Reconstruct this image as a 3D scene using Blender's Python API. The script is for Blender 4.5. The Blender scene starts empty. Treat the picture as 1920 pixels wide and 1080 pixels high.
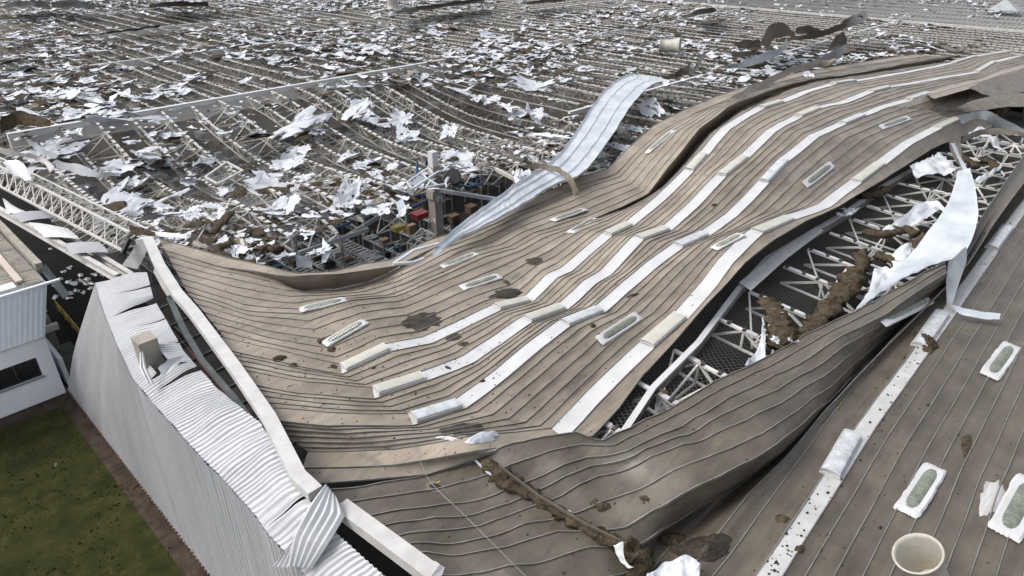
import bpy, math, random
from mathutils import Vector, Matrix, noise
from mathutils.bvhtree import BVHTree
random.seed(7)
sc = bpy.context.scene
# ------------------------------------------------------------------ camera
CAMZ = 30.0
FPX = 1280.0
PITCH = math.atan(690 / FPX)
HEAD = math.radians(43.9)
FW = Vector((math.cos(HEAD) * math.cos(PITCH), math.sin(HEAD) * math.cos(PITCH), -math.sin(PITCH)))
RT = Vector((math.sin(HEAD), -math.cos(HEAD), 0))
UP = RT.cross(FW)
CAMP = Vector((0, 0, CAMZ))
cd = bpy.data.cameras.new("camera")
cam = bpy.data.objects.new("camera", cd)
sc.collection.objects.link(cam)
cd.sensor_width = 36.0
cd.lens = 36.0 * FPX / 1920.0
cd.clip_start = 0.5
cd.clip_end = 5000
M = Matrix((RT, UP, -FW)).transposed().to_4x4()
M.translation = CAMP
cam.matrix_world = M
sc.camera = cam
# ------------------------------------------------------------------ light
SUN_EL, SUN_AZ = math.radians(50), math.radians(134)      # azimuth measured from +X towards +Y
w = bpy.data.worlds.new("World")
sc.world = w
w.use_nodes = True
wn = w.node_tree
for n in list(wn.nodes): wn.nodes.remove(n)
sky = wn.nodes.new("ShaderNodeTexSky"); sky.sky_type = 'NISHITA'; sky.sun_disc = False
sky.sun_elevation = SUN_EL; sky.sun_rotation = math.pi / 2 - SUN_AZ
sky.dust_density = 4.0; sky.air_density = 1.0
hs = wn.nodes.new("ShaderNodeHueSaturation"); hs.inputs['Saturation'].default_value = 0.38
bg = wn.nodes.new("ShaderNodeBackground"); bg.inputs['Strength'].default_value = 0.15
wo = wn.nodes.new("ShaderNodeOutputWorld")
wn.links.new(sky.outputs[0], hs.inputs['Color']); wn.links.new(hs.outputs[0], bg.inputs[0]); wn.links.new(bg.outputs[0], wo.inputs[0])
sd = bpy.data.lights.new("sun", 'SUN'); sd.energy = 0.85; sd.angle = math.radians(26); sd.color = (1, .97, .93)
so = bpy.data.objects.new("sun", sd); sc.collection.objects.link(so)
sv = Vector((math.cos(SUN_EL) * math.cos(SUN_AZ), math.cos(SUN_EL) * math.sin(SUN_AZ), math.sin(SUN_EL)))
so.rotation_euler = sv.to_track_quat('Z', 'Y').to_euler()
sc.view_settings.view_transform = 'Standard'; sc.view_settings.look = 'None'
sc.view_settings.exposure = 0.72; sc.view_settings.gamma = 1
sc.cycles.transparent_max_bounces = 24
sc.cycles.max_bounces = 6

# ------------------------------------------------------------------ helpers
def at(px, py, z=0.0):
    "the point at height z that a photo pixel (1920 wide) shows"
    d = FW * FPX + RT * (px - 960) - UP * (py - 540)
    return CAMP + d * ((z - CAMZ) / d.z)
def pix(p):
    q = Vector(p) - CAMP; z = q.dot(FW)
    if z < .1: return (-9999, -9999)
    return (960 + FPX * q.dot(RT) / z, 540 - FPX * q.dot(UP) / z)
def zy(px, py, y):
    d = at(px, py, 0); return CAMZ * (1 - y / d.y)
def nz(p, s=1.0, k=0.0):
    return noise.noise(Vector((p[0] * s + k, p[1] * s - k, p[2] * s + 3.1 * k)))
COL = sc.collection
def tag(o, label=None, cat=None, group=None, kind=None):
    if label: o['label'] = label
    if cat: o['category'] = cat
    if group: o['group'] = group
    if kind: o['kind'] = kind
    return o
def thing(name, label, cat, loc=(0, 0, 0), group=None):
    o = bpy.data.objects.new(name, None); COL.objects.link(o); o.location = loc
    o.empty_display_size = .2
    return tag(o, label, cat, group)
def wloc(o):
    v = Vector((0, 0, 0))
    while o is not None: v += Vector(o.location); o = o.parent
    return v
class MB:
    def __init__(s): s.v = []; s.f = []; s.sm = False
    def quad(s, a, b, c, d):
        i = len(s.v); s.v += [Vector(a), Vector(b), Vector(c), Vector(d)]; s.f.append((i, i + 1, i + 2, i + 3)); return s
    def grid(s, rows, closed=False):
        i = len(s.v); n = len(rows[0])
        for r in rows: s.v += [Vector(p) for p in r]
        for a in range(len(rows) - 1):
            for b in range(n if closed else n - 1):
                c = (b + 1) % n
                s.f.append((i + a * n + b, i + a * n + c, i + (a + 1) * n + c, i + (a + 1) * n + b))
        return s
    def box(s, x0, y0, z0, x1, y1, z1):
        i = len(s.v)
        for z in (z0, z1):
            for (x, y) in ((x0, y0), (x1, y0), (x1, y1), (x0, y1)): s.v.append(Vector((x, y, z)))
        for f in ((0, 3, 2, 1), (4, 5, 6, 7), (0, 1, 5, 4), (1, 2, 6, 5), (2, 3, 7, 6), (3, 0, 4, 7)): s.f.append(tuple(i + k for k in f))
        return s
    def bar(s, p, q, w, h=None, up=(0, 0, 1)):
        p = Vector(p); q = Vector(q); h = h or w
        d = (q - p).normalized(); u = Vector(up)
        if abs(d.dot(u)) > .98: u = Vector((0, 1, 0))
        a = d.cross(u).normalized(); b = a.cross(d).normalized()
        i = len(s.v)
        for e in (p, q):
            for (x, y) in ((-1, -1), (1, -1), (1, 1), (-1, 1)): s.v.append(e + a * x * w / 2 + b * y * h / 2)
        for f in ((0, 3, 2, 1), (4, 5, 6, 7), (0, 1, 5, 4), (1, 2, 6, 5), (2, 3, 7, 6), (3, 0, 4, 7)): s.f.append(tuple(i + k for k in f))
        return s
    def polybar(s, pts, w, h=None, up=(0, 0, 1)):
        pts = [Vector(p) for p in pts]; h = h or w; rows = []
        for k, p in enumerate(pts):
            d = (pts[min(k + 1, len(pts) - 1)] - pts[max(k - 1, 0)]).normalized()
            u = Vector(up)
            if abs(d.dot(u)) > .98: u = Vector((0, 1, 0))
            a = d.cross(u).normalized(); b = a.cross(d).normalized()
            rows.append([p + a * x * w / 2 + b * y * h / 2 for (x, y) in ((-1, -1), (1, -1), (1, 1), (-1, 1))])
        i = len(s.v); s.grid(rows, True); n = len(rows)
        s.f.append((i, i + 3, i + 2, i + 1)); s.f.append(tuple(i + (n - 1) * 4 + k for k in range(4)))
        return s
    def tube(s, pts, r, n=6):
        pts = [Vector(p) for p in pts]; rows = []
        for k, p in enumerate(pts):
            d = (pts[min(k + 1, len(pts) - 1)] - pts[max(k - 1, 0)]).normalized()
            u = Vector((0, 0, 1)) if abs(d.z) < .95 else Vector((1, 0, 0))
            a = d.cross(u).normalized(); b = a.cross(d).normalized()
            rr = r[k] if isinstance(r, (list, tuple)) else r
            rows.append([p + (a * math.cos(t) + b * math.sin(t)) * rr for t in [2 * math.pi * m / n for m in range(n)]])
        i = len(s.v); s.grid(rows, True); m = len(rows)
        s.f.append(tuple(i + k for k in range(n))); s.f.append(tuple(i + (m - 1) * n + k for k in range(n)))
        return s
    def mesh(s, name, mat, off=Vector((0, 0, 0)), smooth=False):
        me = bpy.data.meshes.new(name)
        me.from_pydata([tuple(v - off) for v in s.v], [], s.f); me.update()
        if mat: me.materials.append(mat)
        if smooth: me.polygons.foreach_set('use_smooth', [True] * len(me.polygons))
        return me
    def build(s, name, mat, parent=None, smooth=False, **kw):
        off = wloc(parent) if parent else Vector((0, 0, 0))
        loc = Vector((0, 0, 0))
        if parent is None and kw.get('center'):
            loc = sum(s.v, Vector()) / len(s.v); off = loc.copy()
        o = bpy.data.objects.new(name, s.mesh(name, mat, off, smooth)); COL.objects.link(o)
        if parent: o.parent = parent
        o.location = loc
        return tag(o, kw.get('label'), kw.get('cat'), kw.get('group'), kw.get('kind'))
UNIT = {}
def bar_obj(name, p, q, w, h, mat, parent, up=(0, 0, 1)):
    "a straight member sharing one unit mesh"
    key = mat.name
    if key not in UNIT: UNIT[key] = MB().box(-.5, -.5, 0, .5, .5, 1).mesh('member', mat)
    p = Vector(p); q = Vector(q); L = (q - p).length
    if L < 1e-4: return
    d = (q - p) / L; u = Vector(up)
    if abs(d.dot(u)) > .98: u = Vector((0, 1, 0))
    a = d.cross(u).normalized(); b = a.cross(d).normalized()
    o = bpy.data.objects.new(name, UNIT[key]); COL.objects.link(o)
    m = Matrix((a * w, b * h, d * L)).transposed().to_4x4(); m.translation = p - (wloc(parent) if parent else Vector())
    if parent: o.parent = parent
    o.matrix_local = m
    return o

# ------------------------------------------------------------------ materials
def mat(name, c1, c2=None, scale=1.0, rough=.6, metal=0., bump=0., bscale=None, detail=6., spec=.4, stretch=None, c3=None, t3=.62, s3=.6, dist=.0, ramp=(.35, .65), tone=0.):
    m = bpy.data.materials.new(name); m.use_nodes = True; nt = m.node_tree; N = nt.nodes; L = nt.links
    b = N['Principled BSDF']; b.inputs['Roughness'].default_value = rough; b.inputs['Metallic'].default_value = metal
    b.inputs['Specular IOR Level'].default_value = spec
    b.inputs['Base Color'].default_value = (*c1, 1)
    geo = N.new('ShaderNodeNewGeometry'); vec = geo.outputs['Position']
    if stretch:
        mp = N.new('ShaderNodeMapping'); mp.inputs['Scale'].default_value = stretch; L.new(vec, mp.inputs[0]); vec = mp.outputs[0]
    col = None
    if c2:
        t = N.new('ShaderNodeTexNoise'); t.inputs['Scale'].default_value = scale; t.inputs['Detail'].default_value = detail
        t.inputs['Roughness'].default_value = .62; t.inputs['Distortion'].default_value = dist
        L.new(vec, t.inputs['Vector'])
        r = N.new('ShaderNodeValToRGB'); r.color_ramp.elements[0].position = ramp[0]; r.color_ramp.elements[1].position = ramp[1]
        r.color_ramp.elements[0].color = (*c1, 1); r.color_ramp.elements[1].color = (*c2, 1)
        L.new(t.outputs['Fac'], r.inputs[0]); col = r.outputs[0]
    if c3:
        t = N.new('ShaderNodeTexNoise'); t.inputs['Scale'].default_value = s3; t.inputs['Detail'].default_value = 9
        t.inputs['Roughness'].default_value = .7; L.new(vec, t.inputs['Vector'])
        r = N.new('ShaderNodeValToRGB'); r.color_ramp.elements[0].position = t3; r.color_ramp.elements[1].position = t3 + .07
        r.color_ramp.elements[0].color = (0, 0, 0, 1); r.color_ramp.elements[1].color = (1, 1, 1, 1); L.new(t.outputs['Fac'], r.inputs[0])
        mx = N.new('ShaderNodeMix'); mx.data_type = 'RGBA'; L.new(r.outputs[0], mx.inputs[0])
        if col: L.new(col, mx.inputs[6])
        else: mx.inputs[6].default_value = (*c1, 1)
        mx.inputs[7].default_value = (*c3, 1); col = mx.outputs[2]
    if tone:
        st = N.new('ShaderNodeMapping'); st.inputs['Scale'].default_value = (.12, 1.6, 1.6); L.new(geo.outputs['Position'], st.inputs[0])
        t = N.new('ShaderNodeTexNoise'); t.inputs['Scale'].default_value = 2.2; t.inputs['Detail'].default_value = 8; L.new(st.outputs[0], t.inputs['Vector'])
        oi = N.new('ShaderNodeObjectInfo'); ad = N.new('ShaderNodeMath'); ad.operation = 'ADD'
        m1 = N.new('ShaderNodeMapRange'); m1.inputs[1].default_value = .3; m1.inputs[2].default_value = .7; m1.inputs[3].default_value = 1 - tone * 1.4; m1.inputs[4].default_value = 1 + tone * .9; L.new(t.outputs['Fac'], m1.inputs[0])
        m2 = N.new('ShaderNodeMapRange'); m2.inputs[3].default_value = -tone; m2.inputs[4].default_value = tone; L.new(oi.outputs['Random'], m2.inputs[0])
        L.new(m1.outputs[0], ad.inputs[0]); L.new(m2.outputs[0], ad.inputs[1])
        vm = N.new('ShaderNodeVectorMath'); vm.operation = 'SCALE'; L.new(col, vm.inputs[0]); L.new(ad.outputs[0], vm.inputs['Scale']); col = vm.outputs[0]
    if col: L.new(col, b.inputs['Base Color'])
    if bump:
        t = N.new('ShaderNodeTexNoise'); t.inputs['Scale'].default_value = bscale or scale * 4; t.inputs['Detail'].default_value = 8
        L.new(vec, t.inputs['Vector'])
        bp = N.new('ShaderNodeBump'); bp.inputs['Strength'].default_value = bump; bp.inputs['Distance'].default_value = .1
        L.new(t.outputs['Fac'], bp.inputs['Height']); L.new(bp.outputs[0], b.inputs['Normal'])
    return m
BROWN = mat('brown roof metal', (.222, .183, .14), (.308, .262, .206), .55, .5, 0, .22, 1.0, c3=(.175, .15, .12), t3=.60, s3=.35, spec=.5, tone=.15)  # lighter base: dust and grazing sky sheen painted into the colour
BROWN2 = mat('brown roof metal less dust and sheen', (.077, .064, .048), (.118, .1, .077), .7, .45, 0, .12, 1.6, c3=(.13, .117, .096), t3=.66, s3=.5, spec=.5, tone=.15)  # same metal, darker: less dust and sky sheen put into its colour
BROWN3 = mat('folded brown sheet', (.11, .09, .068), (.19, .16, .125), 1.2, .5, 0, .3, 2.5, spec=.5)
SEAM = mat('seam metal', (.095, .088, .076), (.165, .152, .132), 1.5, .42, .3)
SEAML = mat('seam lip metal', (.2, .2, .19), (.3, .3, .28), 1.5, .4, .3)
STRIP = mat('white coated strip', (.47, .475, .48), (.55, .55, .55), .8, .5, 0, .15, 2., c3=(.5, .46, .4), t3=.72, s3=2.2)
STRIPD = mat('dirty white strip', (.4, .4, .395), (.5, .5, .495), 1.1, .5, 0, .1, 2., c3=(.09, .07, .05), t3=.72, s3=2.4)
WHITE = mat('white painted steel', (.43, .42, .405), (.53, .52, .505), 1.3, .45, 0, .03, 1.5, c3=(.36, .3, .23), t3=.7, s3=1.4)
CLAD = mat('white corrugated cladding', (.49, .495, .505), (.58, .58, .59), .35, .42, .0, .05, 1., c3=(.42, .41, .39), t3=.64, s3=.7, spec=.5, stretch=(1, 1, .2), tone=.045)
CLADUP = mat('white cladding top', (.4, .41, .425), (.47, .475, .485), .6, .4, .0, .06, 1., c3=(.4, .37, .33), t3=.66, s3=1.1, spec=.5, tone=.05)
CLADB = mat('pale blue cladding', (.68, .74, .8), (.74, .79, .84), .5, .5, 0)
WALLP = mat('white painted masonry', (.72, .74, .77), (.79, .8, .82), .4, .8, 0, .1, 4., c3=(.4, .38, .35), t3=.72, s3=.8)
JOIST = mat('cream joist steel', (.47, .445, .395), (.6, .58, .535), 2.2, .5, 0, c3=(.2, .155, .11), t3=.62, s3=2.6)
LATW = mat('white lattice lifted for shade', (.62, .61, .58), (.74, .73, .7), 1.5, .5, 0, c3=(.4, .34, .27), t3=.66, s3=2.4)  # colour brightened to offset the shade inside the opening
JOISTW = mat('dusty joist lattice', (.15, .135, .115), (.27, .25, .215), 2.2, .6, 0, c3=(.15, .12, .09), t3=.6, s3=1.6)
CLIP = mat('black clip', (.02, .02, .02), (.1, .08, .06), 5, .6)
CONC = mat('pale precast concrete', (.56, .55, .53), (.68, .67, .64), .8, .75, 0, .1, 5., c3=(.38, .35, .3), t3=.68, s3=1.2)
CONCG = mat('grey column concrete', (.26, .235, .2), (.36, .33, .285), 1.2, .85, 0, .2, 6., stretch=(1, 1, .25))
FOIL = mat('white insulation foil', (.46, .48, .52), (.6, .615, .64), .9, .38, .05, .4, 2.2, c3=(.45, .44, .42), t3=.74, s3=3., spec=.6)
SILVER = mat('galvanised sheet', (.44, .48, .515), (.6, .63, .66), .45, .36, .2, .12, 1.2, spec=.6)
SILVERD = mat('dull grey metal', (.3, .32, .33), (.42, .44, .45), .8, .4, .5, .1)
WOOL = mat('brown mineral wool', (.035, .027, .017), (.1, .077, .052), 3.2, .95, 0, 1.0, 9., spec=.1, c3=(.17, .135, .095), t3=.62, s3=5.)
WOOLD = mat('wet dark wool', (.022, .018, .014), (.06, .048, .036), 3, .6, 0, .8, 12., spec=.3)
LENS = mat('cream skylight dome', (.42, .415, .355), (.5, .49, .43), 1.5, .3, 0, .04, spec=.6)
LENSG = mat('green grey prismatic lens', (.11, .125, .095), (.2, .215, .17), 3., .25, 0, spec=.7)
LENSC = mat('clear skylight dome', (.42, .44, .45), (.66, .68, .69), 2.2, .18, .2, spec=.8)
DARKIN = mat('dark steel', (.03, .033, .035), (.07, .07, .07), 1.5, .6, .2)
DARKG = mat('dark green grey steel', (.1, .13, .13), (.17, .2, .2), 1.5, .5, .3)
BLUE = mat('blue pipe', (.02, .055, .13), (.035, .09, .19), 2, .5)
YEL = mat('yellow paint', (.38, .27, .02), (.46, .33, .04), 2, .5, c3=(.3, .22, .05), t3=.66, s3=4)
RED = mat('red plastic', (.16, .02, .02), (.22, .035, .03), 2, .5)
ORANGE = mat('orange rack beam', (.25, .1, .025), (.3, .13, .04), 2, .6)
CARD = mat('cardboard', (.06, .042, .026), (.11, .078, .05), 1, .9)
GREENB = mat('green crate', (.02, .12, .07), (.04, .2, .11), 2, .6)
FIBRE = mat('weathered fibre cement', (.22, .2, .165), (.36, .33, .28), .9, .9, 0, .3, 6., c3=(.17, .14, .1), t3=.62, s3=1.8)
GLASSD = mat('dark window glass', (.012, .012, .014), (.03, .03, .03), .5, .12, 0, spec=.8)
RUST = mat('dried rust brown edge', (.2, .13, .08), (.33, .25, .18), 2., .8)
BLACKR = mat('black rubber', (.012, .015, .02), None, 1, .5)
GRASS = mat('lawn', (.017, .02, .006), (.04, .042, .013), .55, .95, 0, .8, 8., c3=(.05, .046, .02), t3=.58, s3=1.1, spec=.1, detail=12)
SOIL = mat('red brown soil', (.035, .026, .02), (.075, .056, .044), 1.2, .95, 0, .8, 7., c3=(.2, .14, .1), t3=.64, s3=1.5, spec=.1)
GROUND = mat('ground dirt', (.09, .08, .06), (.14, .12, .09), .1, .95, 0, .2, 2.)
ASPH = mat('wet asphalt', (.003, .003, .003), (.008, .008, .0075), .5, .7, 0, .2, 6., c3=(.05, .05, .05), t3=.64, s3=.9, spec=.08)
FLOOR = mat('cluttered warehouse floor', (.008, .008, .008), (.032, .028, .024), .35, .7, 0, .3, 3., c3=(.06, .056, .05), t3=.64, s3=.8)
FARROOF = mat('grey ribbed roof', (.24, .235, .22), (.33, .32, .3), .3, .6, 0, .1, 2., c3=(.14, .12, .1), t3=.66, s3=.4)
PEBBLE = mat('pale stone', (.4, .36, .3), (.5, .46, .4), 3, .8)

def netmat(name, cell, wire, col):
    m = bpy.data.materials.new(name); m.use_nodes = True; N = m.node_tree.nodes; L = m.node_tree.links
    b = N['Principled BSDF']; b.inputs['Base Color'].default_value = (*col, 1); b.inputs['Roughness'].default_value = .6; b.inputs['Metallic'].default_value = .2
    geo = N.new('ShaderNodeNewGeometry'); t = N.new('ShaderNodeTexNoise'); t.inputs['Scale'].default_value = .5
    L.new(geo.outputs['Position'], t.inputs['Vector'])
    va = N.new('ShaderNodeVectorMath'); va.operation = 'MULTIPLY_ADD'; L.new(t.outputs['Color'], va.inputs[0]); va.inputs[1].default_value = (.5, .5, .5); L.new(geo.outputs['Position'], va.inputs[2])
    mp = N.new('ShaderNodeMapping'); mp.inputs['Rotation'].default_value = (0, 0, math.radians(38)); mp.inputs['Scale'].default_value = (1 / cell, 1 / cell, 0); L.new(va.outputs[0], mp.inputs[0])
    sp = N.new('ShaderNodeSeparateXYZ'); L.new(mp.outputs[0], sp.inputs[0])
    outs = []
    for a in ('X', 'Y'):
        f = N.new('ShaderNodeMath'); f.operation = 'FRACT'; L.new(sp.outputs[a], f.inputs[0])
        g = N.new('ShaderNodeMath'); g.operation = 'LESS_THAN'; g.inputs[1].default_value = wire / cell; L.new(f.outputs[0], g.inputs[0]); outs.append(g)
    mx = N.new('ShaderNodeMath'); mx.operation = 'MAXIMUM'; L.new(outs[0].outputs[0], mx.inputs[0]); L.new(outs[1].outputs[0], mx.inputs[1])
    L.new(mx.outputs[0], b.inputs['Alpha'])
    return m
NET = netmat('wire netting', .22, .013, (.2, .195, .175))
NETF = netmat('wire netting fine', .17, .02, (.17, .16, .14))

# ------------------------------------------------------------------ surfaces through guide curves
def cr(p0, p1, p2, p3, t, k):
    m1 = (p2 - p0) * .5 * k + (p2 - p1) * (1 - k); m2 = (p3 - p1) * .5 * k + (p2 - p1) * (1 - k)
    t2 = t * t; t3 = t2 * t
    return p1 * (2 * t3 - 3 * t2 + 1) + m1 * (t3 - 2 * t2 + t) + p2 * (-2 * t3 + 3 * t2) + m2 * (t3 - t2)
def curve(pts, sub, k=.6):
    o = []; n = len(pts)
    for i in range(n - 1):
        for s in range(sub):
            o.append(cr(pts[max(i - 1, 0)], pts[i], pts[i + 1], pts[min(i + 2, n - 1)], s / sub, k))
    o.append(pts[-1]); return o
SURF_V = []; SURF_F = []
def register(mb):
    i = len(SURF_V); SURF_V.extend([tuple(v) for v in mb.v]); SURF_F.extend([tuple(i + k for k in f) for f in mb.f])
def sheet(root, guides, counts, sub=5, k=.14, matr=None, whites=(), wrinkle=.05, seams=True, cols=3, seamh=.038, kacross=.7, first=True, last=True, bow=0.02):
    """guides: list of lists of Vector (equal length). counts: panels between successive guides."""
    cs = [curve(g, sub, k) for g in guides]; ns = len(cs[0]); n = len(cs)
    # every panel edge as a curve; inner samples for panel surface
    def across(g, t):
        o = []
        for s in range(ns):
            o.append(cr(cs[max(g - 1, 0)][s], cs[g][s], cs[g + 1][s], cs[min(g + 2, n - 1)][s], t, kacross))
        return o
    def wr(P):
        out = []
        for p in P:
            d = nz(p, .28, 1) * wrinkle * 1.0 + nz(p, .9, 5) * wrinkle * .22 - abs(nz(p, .3, 9)) * wrinkle * 1.2 + (abs(nz(p, .62, 14)) * -wrinkle * .9 if wrinkle > .1 else 0)
            out.append(p + Vector((0, 0, d)))
        return out
    panels = []; edges = []; idx = 0
    for g in range(n - 1):
        c = counts[g]
        for j in range(c):
            rows = [wr(across(g, (j + q / cols) / c)) for q in range(cols + 1)]
            if bow:
                for q in range(1, cols):
                    rows[q] = [p + Vector((0, 0, -bow + nz((p.x * .5, p.y, p.z), 1.6, idx) * .05 - abs(nz(p, .8, idx * 3)) * .05)) for p in rows[q]]
            m = MB().grid(rows)
            iswhite = (g, j) in whites
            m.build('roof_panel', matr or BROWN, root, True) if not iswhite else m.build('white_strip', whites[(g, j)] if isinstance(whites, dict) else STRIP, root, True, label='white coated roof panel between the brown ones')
            register(m)
            if first or idx > 0: edges.append(rows[0])
            last_row = rows[-1]; idx += 1
    if last: edges.append(last_row)
    if seams:
        for e in edges:
            rows = []; m = MB(); lips = []
            for s, p in enumerate(e):
                d = (e[min(s + 1, len(e) - 1)] - e[max(s - 1, 0)]); d.normalize()
                a = d.cross(Vector((0, 0, 1)));
                if a.length < .05: a = Vector((1, 0, 0))
                a.normalize(); u = a.cross(d).normalized()
                if u.z < 0: u = -u
                h = seamh; ww = .034
                lean = a * .03 * nz(p, .4, 17)
                rows.append([p - a * ww - u * .01, p - a * .018 + u * h + lean, p + a * .018 + u * h + lean, p + a * ww - u * .01])
                lips.append([p - a * .014 + u * (h + .004) + lean, p + a * .014 + u * (h + .004) + lean])
            m.grid(rows)
            so_ = m.build('seam', SEAM, root); MB().grid(lips).build('seam_lip_highlight', SEAML, so_)  # thin pale strip paints a highlight along the seam top
    return cs

# ---- the torn main sheet
def zb(p, y, i):
    k = .2 if i == 0 else .32 if i == 1 else .55 if i == 2 else .78
    z = 11.2 + k * (zy(p[0], p[1], y) - 11.2)
    return max(10.3, min(z, 16.2))
def gd(P, y, dz=None):
    out = []
    for i, p in enumerate(P):
        z = zb(p, y, i) + (dz[i] if dz else 0)
        out.append(at(p[0], p[1], z))
    return out
pB = [(298,448),(400,475),(500,500),(560,513),(625,508),(680,495),(735,485),(800,452),(870,428),(920,405),(985,375),(1035,355),(1080,335),(1140,315),(1180,275),(1225,235),(1290,202),(1345,180),(1420,155),(1500,135),(1580,122),(1680,106),(1780,95),(1850,88),(1925,82)]
pGt = [(310,470),(420,500),(515,515),(556,518),(630,514),(690,507),(745,497),(812,465),(880,440),(932,417),(997,386),(1047,366),(1092,346),(1155,325),(1192,287),(1237,247),(1302,212),(1355,190),(1425,163),(1505,143),(1585,129),(1685,112),(1785,100),(1853,92),(1927,84)]
pGb = list(pGt); pGb[2] = (522,524); pGb[3] = (556,545); pGb[4] = (625,540); pGb[5] = (690,528); pGb[6] = (748,500)
pFt = [(350,545),(460,580),(570,590),(660,562),(740,555),(800,530),(850,510),(910,480),(965,465),(1010,440),(1060,425),(1110,410),(1165,388),(1215,362),(1262,303),(1310,243),(1363,202),(1405,183),(1460,163),(1530,147),(1590,140),(1690,121),(1775,107),(1840,97),(1929,86)]
dF = [0,0,0,0,0,0,0,0,0,0,0,0,6,13,20,20,18,14,9,5,4,7,9,7,2]
pFb = [(p[0] + d * .35, p[1] + d * .8) for p, d in zip(pFt, dF)]
pS1 = [(410,640),(520,665),(640,692),(728,650),(800,637),(860,612),(928,577),(990,562),(1035,517),(1062,505),(1137,440),(1180,420),(1235,375),(1291,320),(1320,288),(1360,240),(1425,202),(1465,190),(1510,172),(1560,157),(1602,151),(1700,135),(1785,118),(1830,105),(1930,88)]
pS2 = [(455,705),(570,725),(700,735),(796,705),(880,672),(930,640),(985,600),(1055,575),(1105,530),(1135,512),(1195,448),(1250,428),(1300,382),(1350,330),(1397,293),(1445,245),(1495,218),(1535,202),(1590,188),(1630,172),(1667,163),(1740,150),(1830,135),(1865,115),(1935,100)]
pS3 = [(505,775),(620,785),(770,785),(862,757),(940,700),(1000,650),(1055,608),(1125,580),(1180,532),(1215,502),(1268,462),(1322,438),(1372,403),(1430,342),(1472,298),(1525,255),(1577,232),(1618,215),(1660,198),(1703,186),(1740,174),(1790,160),(1850,146),(1885,132),(1945,116)]
pS4 = [(570,860),(730,860),(880,833),(1048,812),(1110,745),(1160,697),(1210,648),(1277,590),(1330,530),(1360,490),(1415,436),(1482,408),(1545,385),(1602,342),(1652,305),(1700,268),(1755,240),(1795,222),(1850,213)]
pE = [(600,900),(790,889),(945,843),(1110,818),(1160,765),(1205,705),(1255,650),(1320,575),(1372,520),(1400,490),(1450,450),(1510,415),(1570,388),(1630,352),(1690,315),(1745,280),(1785,262),(1820,250),(1860,238)]
f01 = [d / 20 for d in dF]
dg = [0]*25; dg[3] = dg[4] = dg[5] = -.55; dg[6] = -.1; dg[2] = -.2
B = gd(pB, 33); Gt = gd(pGt, 32); Gb = gd(pGb, 32, dg)
Ft = gd(pFt, 28, [f * .5 for f in f01]); Fb = gd(pFb, 28, [-f * .75 for f in f01])
S1 = gd(pS1, 23.5); S2 = gd(pS2, 20.6); S3 = gd(pS3, 18.4)
S4 = gd(pS4, 15.2); Eg = gd(pE, 14.2)
Eg[0] = at(600, 906, 11.04); Eg[1] = at(800, 890.5, 11.04); S4[0] = at(572, 862, 11.2); S4[1] = at(735, 858, 11.25); Eg[2] = at(945, 843, 11.5)
roof = thing('torn_roof', 'huge brown standing seam roof sheet torn loose and lying in waves with four white strips', 'roof', (30, 24, 11))
def gmid(a, b, t): return [p.lerp(q, t) for p, q in zip(a, b)]
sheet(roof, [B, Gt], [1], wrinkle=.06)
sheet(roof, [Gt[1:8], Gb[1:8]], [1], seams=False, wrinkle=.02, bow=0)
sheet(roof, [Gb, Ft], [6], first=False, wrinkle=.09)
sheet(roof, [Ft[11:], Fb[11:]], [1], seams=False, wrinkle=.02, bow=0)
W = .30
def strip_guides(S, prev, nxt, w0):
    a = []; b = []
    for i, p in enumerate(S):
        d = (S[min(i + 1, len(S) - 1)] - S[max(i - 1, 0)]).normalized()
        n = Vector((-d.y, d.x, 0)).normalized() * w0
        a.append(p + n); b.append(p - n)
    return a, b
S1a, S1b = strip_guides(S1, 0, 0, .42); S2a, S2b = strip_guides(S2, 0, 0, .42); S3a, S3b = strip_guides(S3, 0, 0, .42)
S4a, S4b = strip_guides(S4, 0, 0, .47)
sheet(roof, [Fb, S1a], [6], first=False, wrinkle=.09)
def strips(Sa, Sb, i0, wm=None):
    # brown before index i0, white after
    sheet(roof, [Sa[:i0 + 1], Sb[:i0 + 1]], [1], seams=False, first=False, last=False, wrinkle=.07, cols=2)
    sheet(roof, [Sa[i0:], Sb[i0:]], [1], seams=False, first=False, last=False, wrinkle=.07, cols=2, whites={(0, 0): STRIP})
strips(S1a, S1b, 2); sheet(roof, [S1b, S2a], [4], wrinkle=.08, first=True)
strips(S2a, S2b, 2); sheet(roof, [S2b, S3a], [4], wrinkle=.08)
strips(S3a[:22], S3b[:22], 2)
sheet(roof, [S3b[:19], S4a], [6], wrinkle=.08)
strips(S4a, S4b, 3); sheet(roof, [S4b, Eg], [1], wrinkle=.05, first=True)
# sheet beyond the third strip at the far right, carried past the tear
q0 = [S3b[i] for i in (18, 19, 20, 21)]; zc = S4a[18].z
q1 = [S4a[18], at(1858,203,zc + .2), at(1852,190,zc + .5), at(1828,172,zc + .9)]
sheet(roof, [q0, q1], [5], wrinkle=.05, first=False)
ra = [S3a[i] for i in (20, 21, 22, 23, 24)]; rb = [at(1752,185,14.4), at(1800,172,14), at(1848,158,13.2), at(1885,146,12.6), at(1948,128,11.6)]
sheet(roof, [ra, rb], [2], wrinkle=.05)

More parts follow.
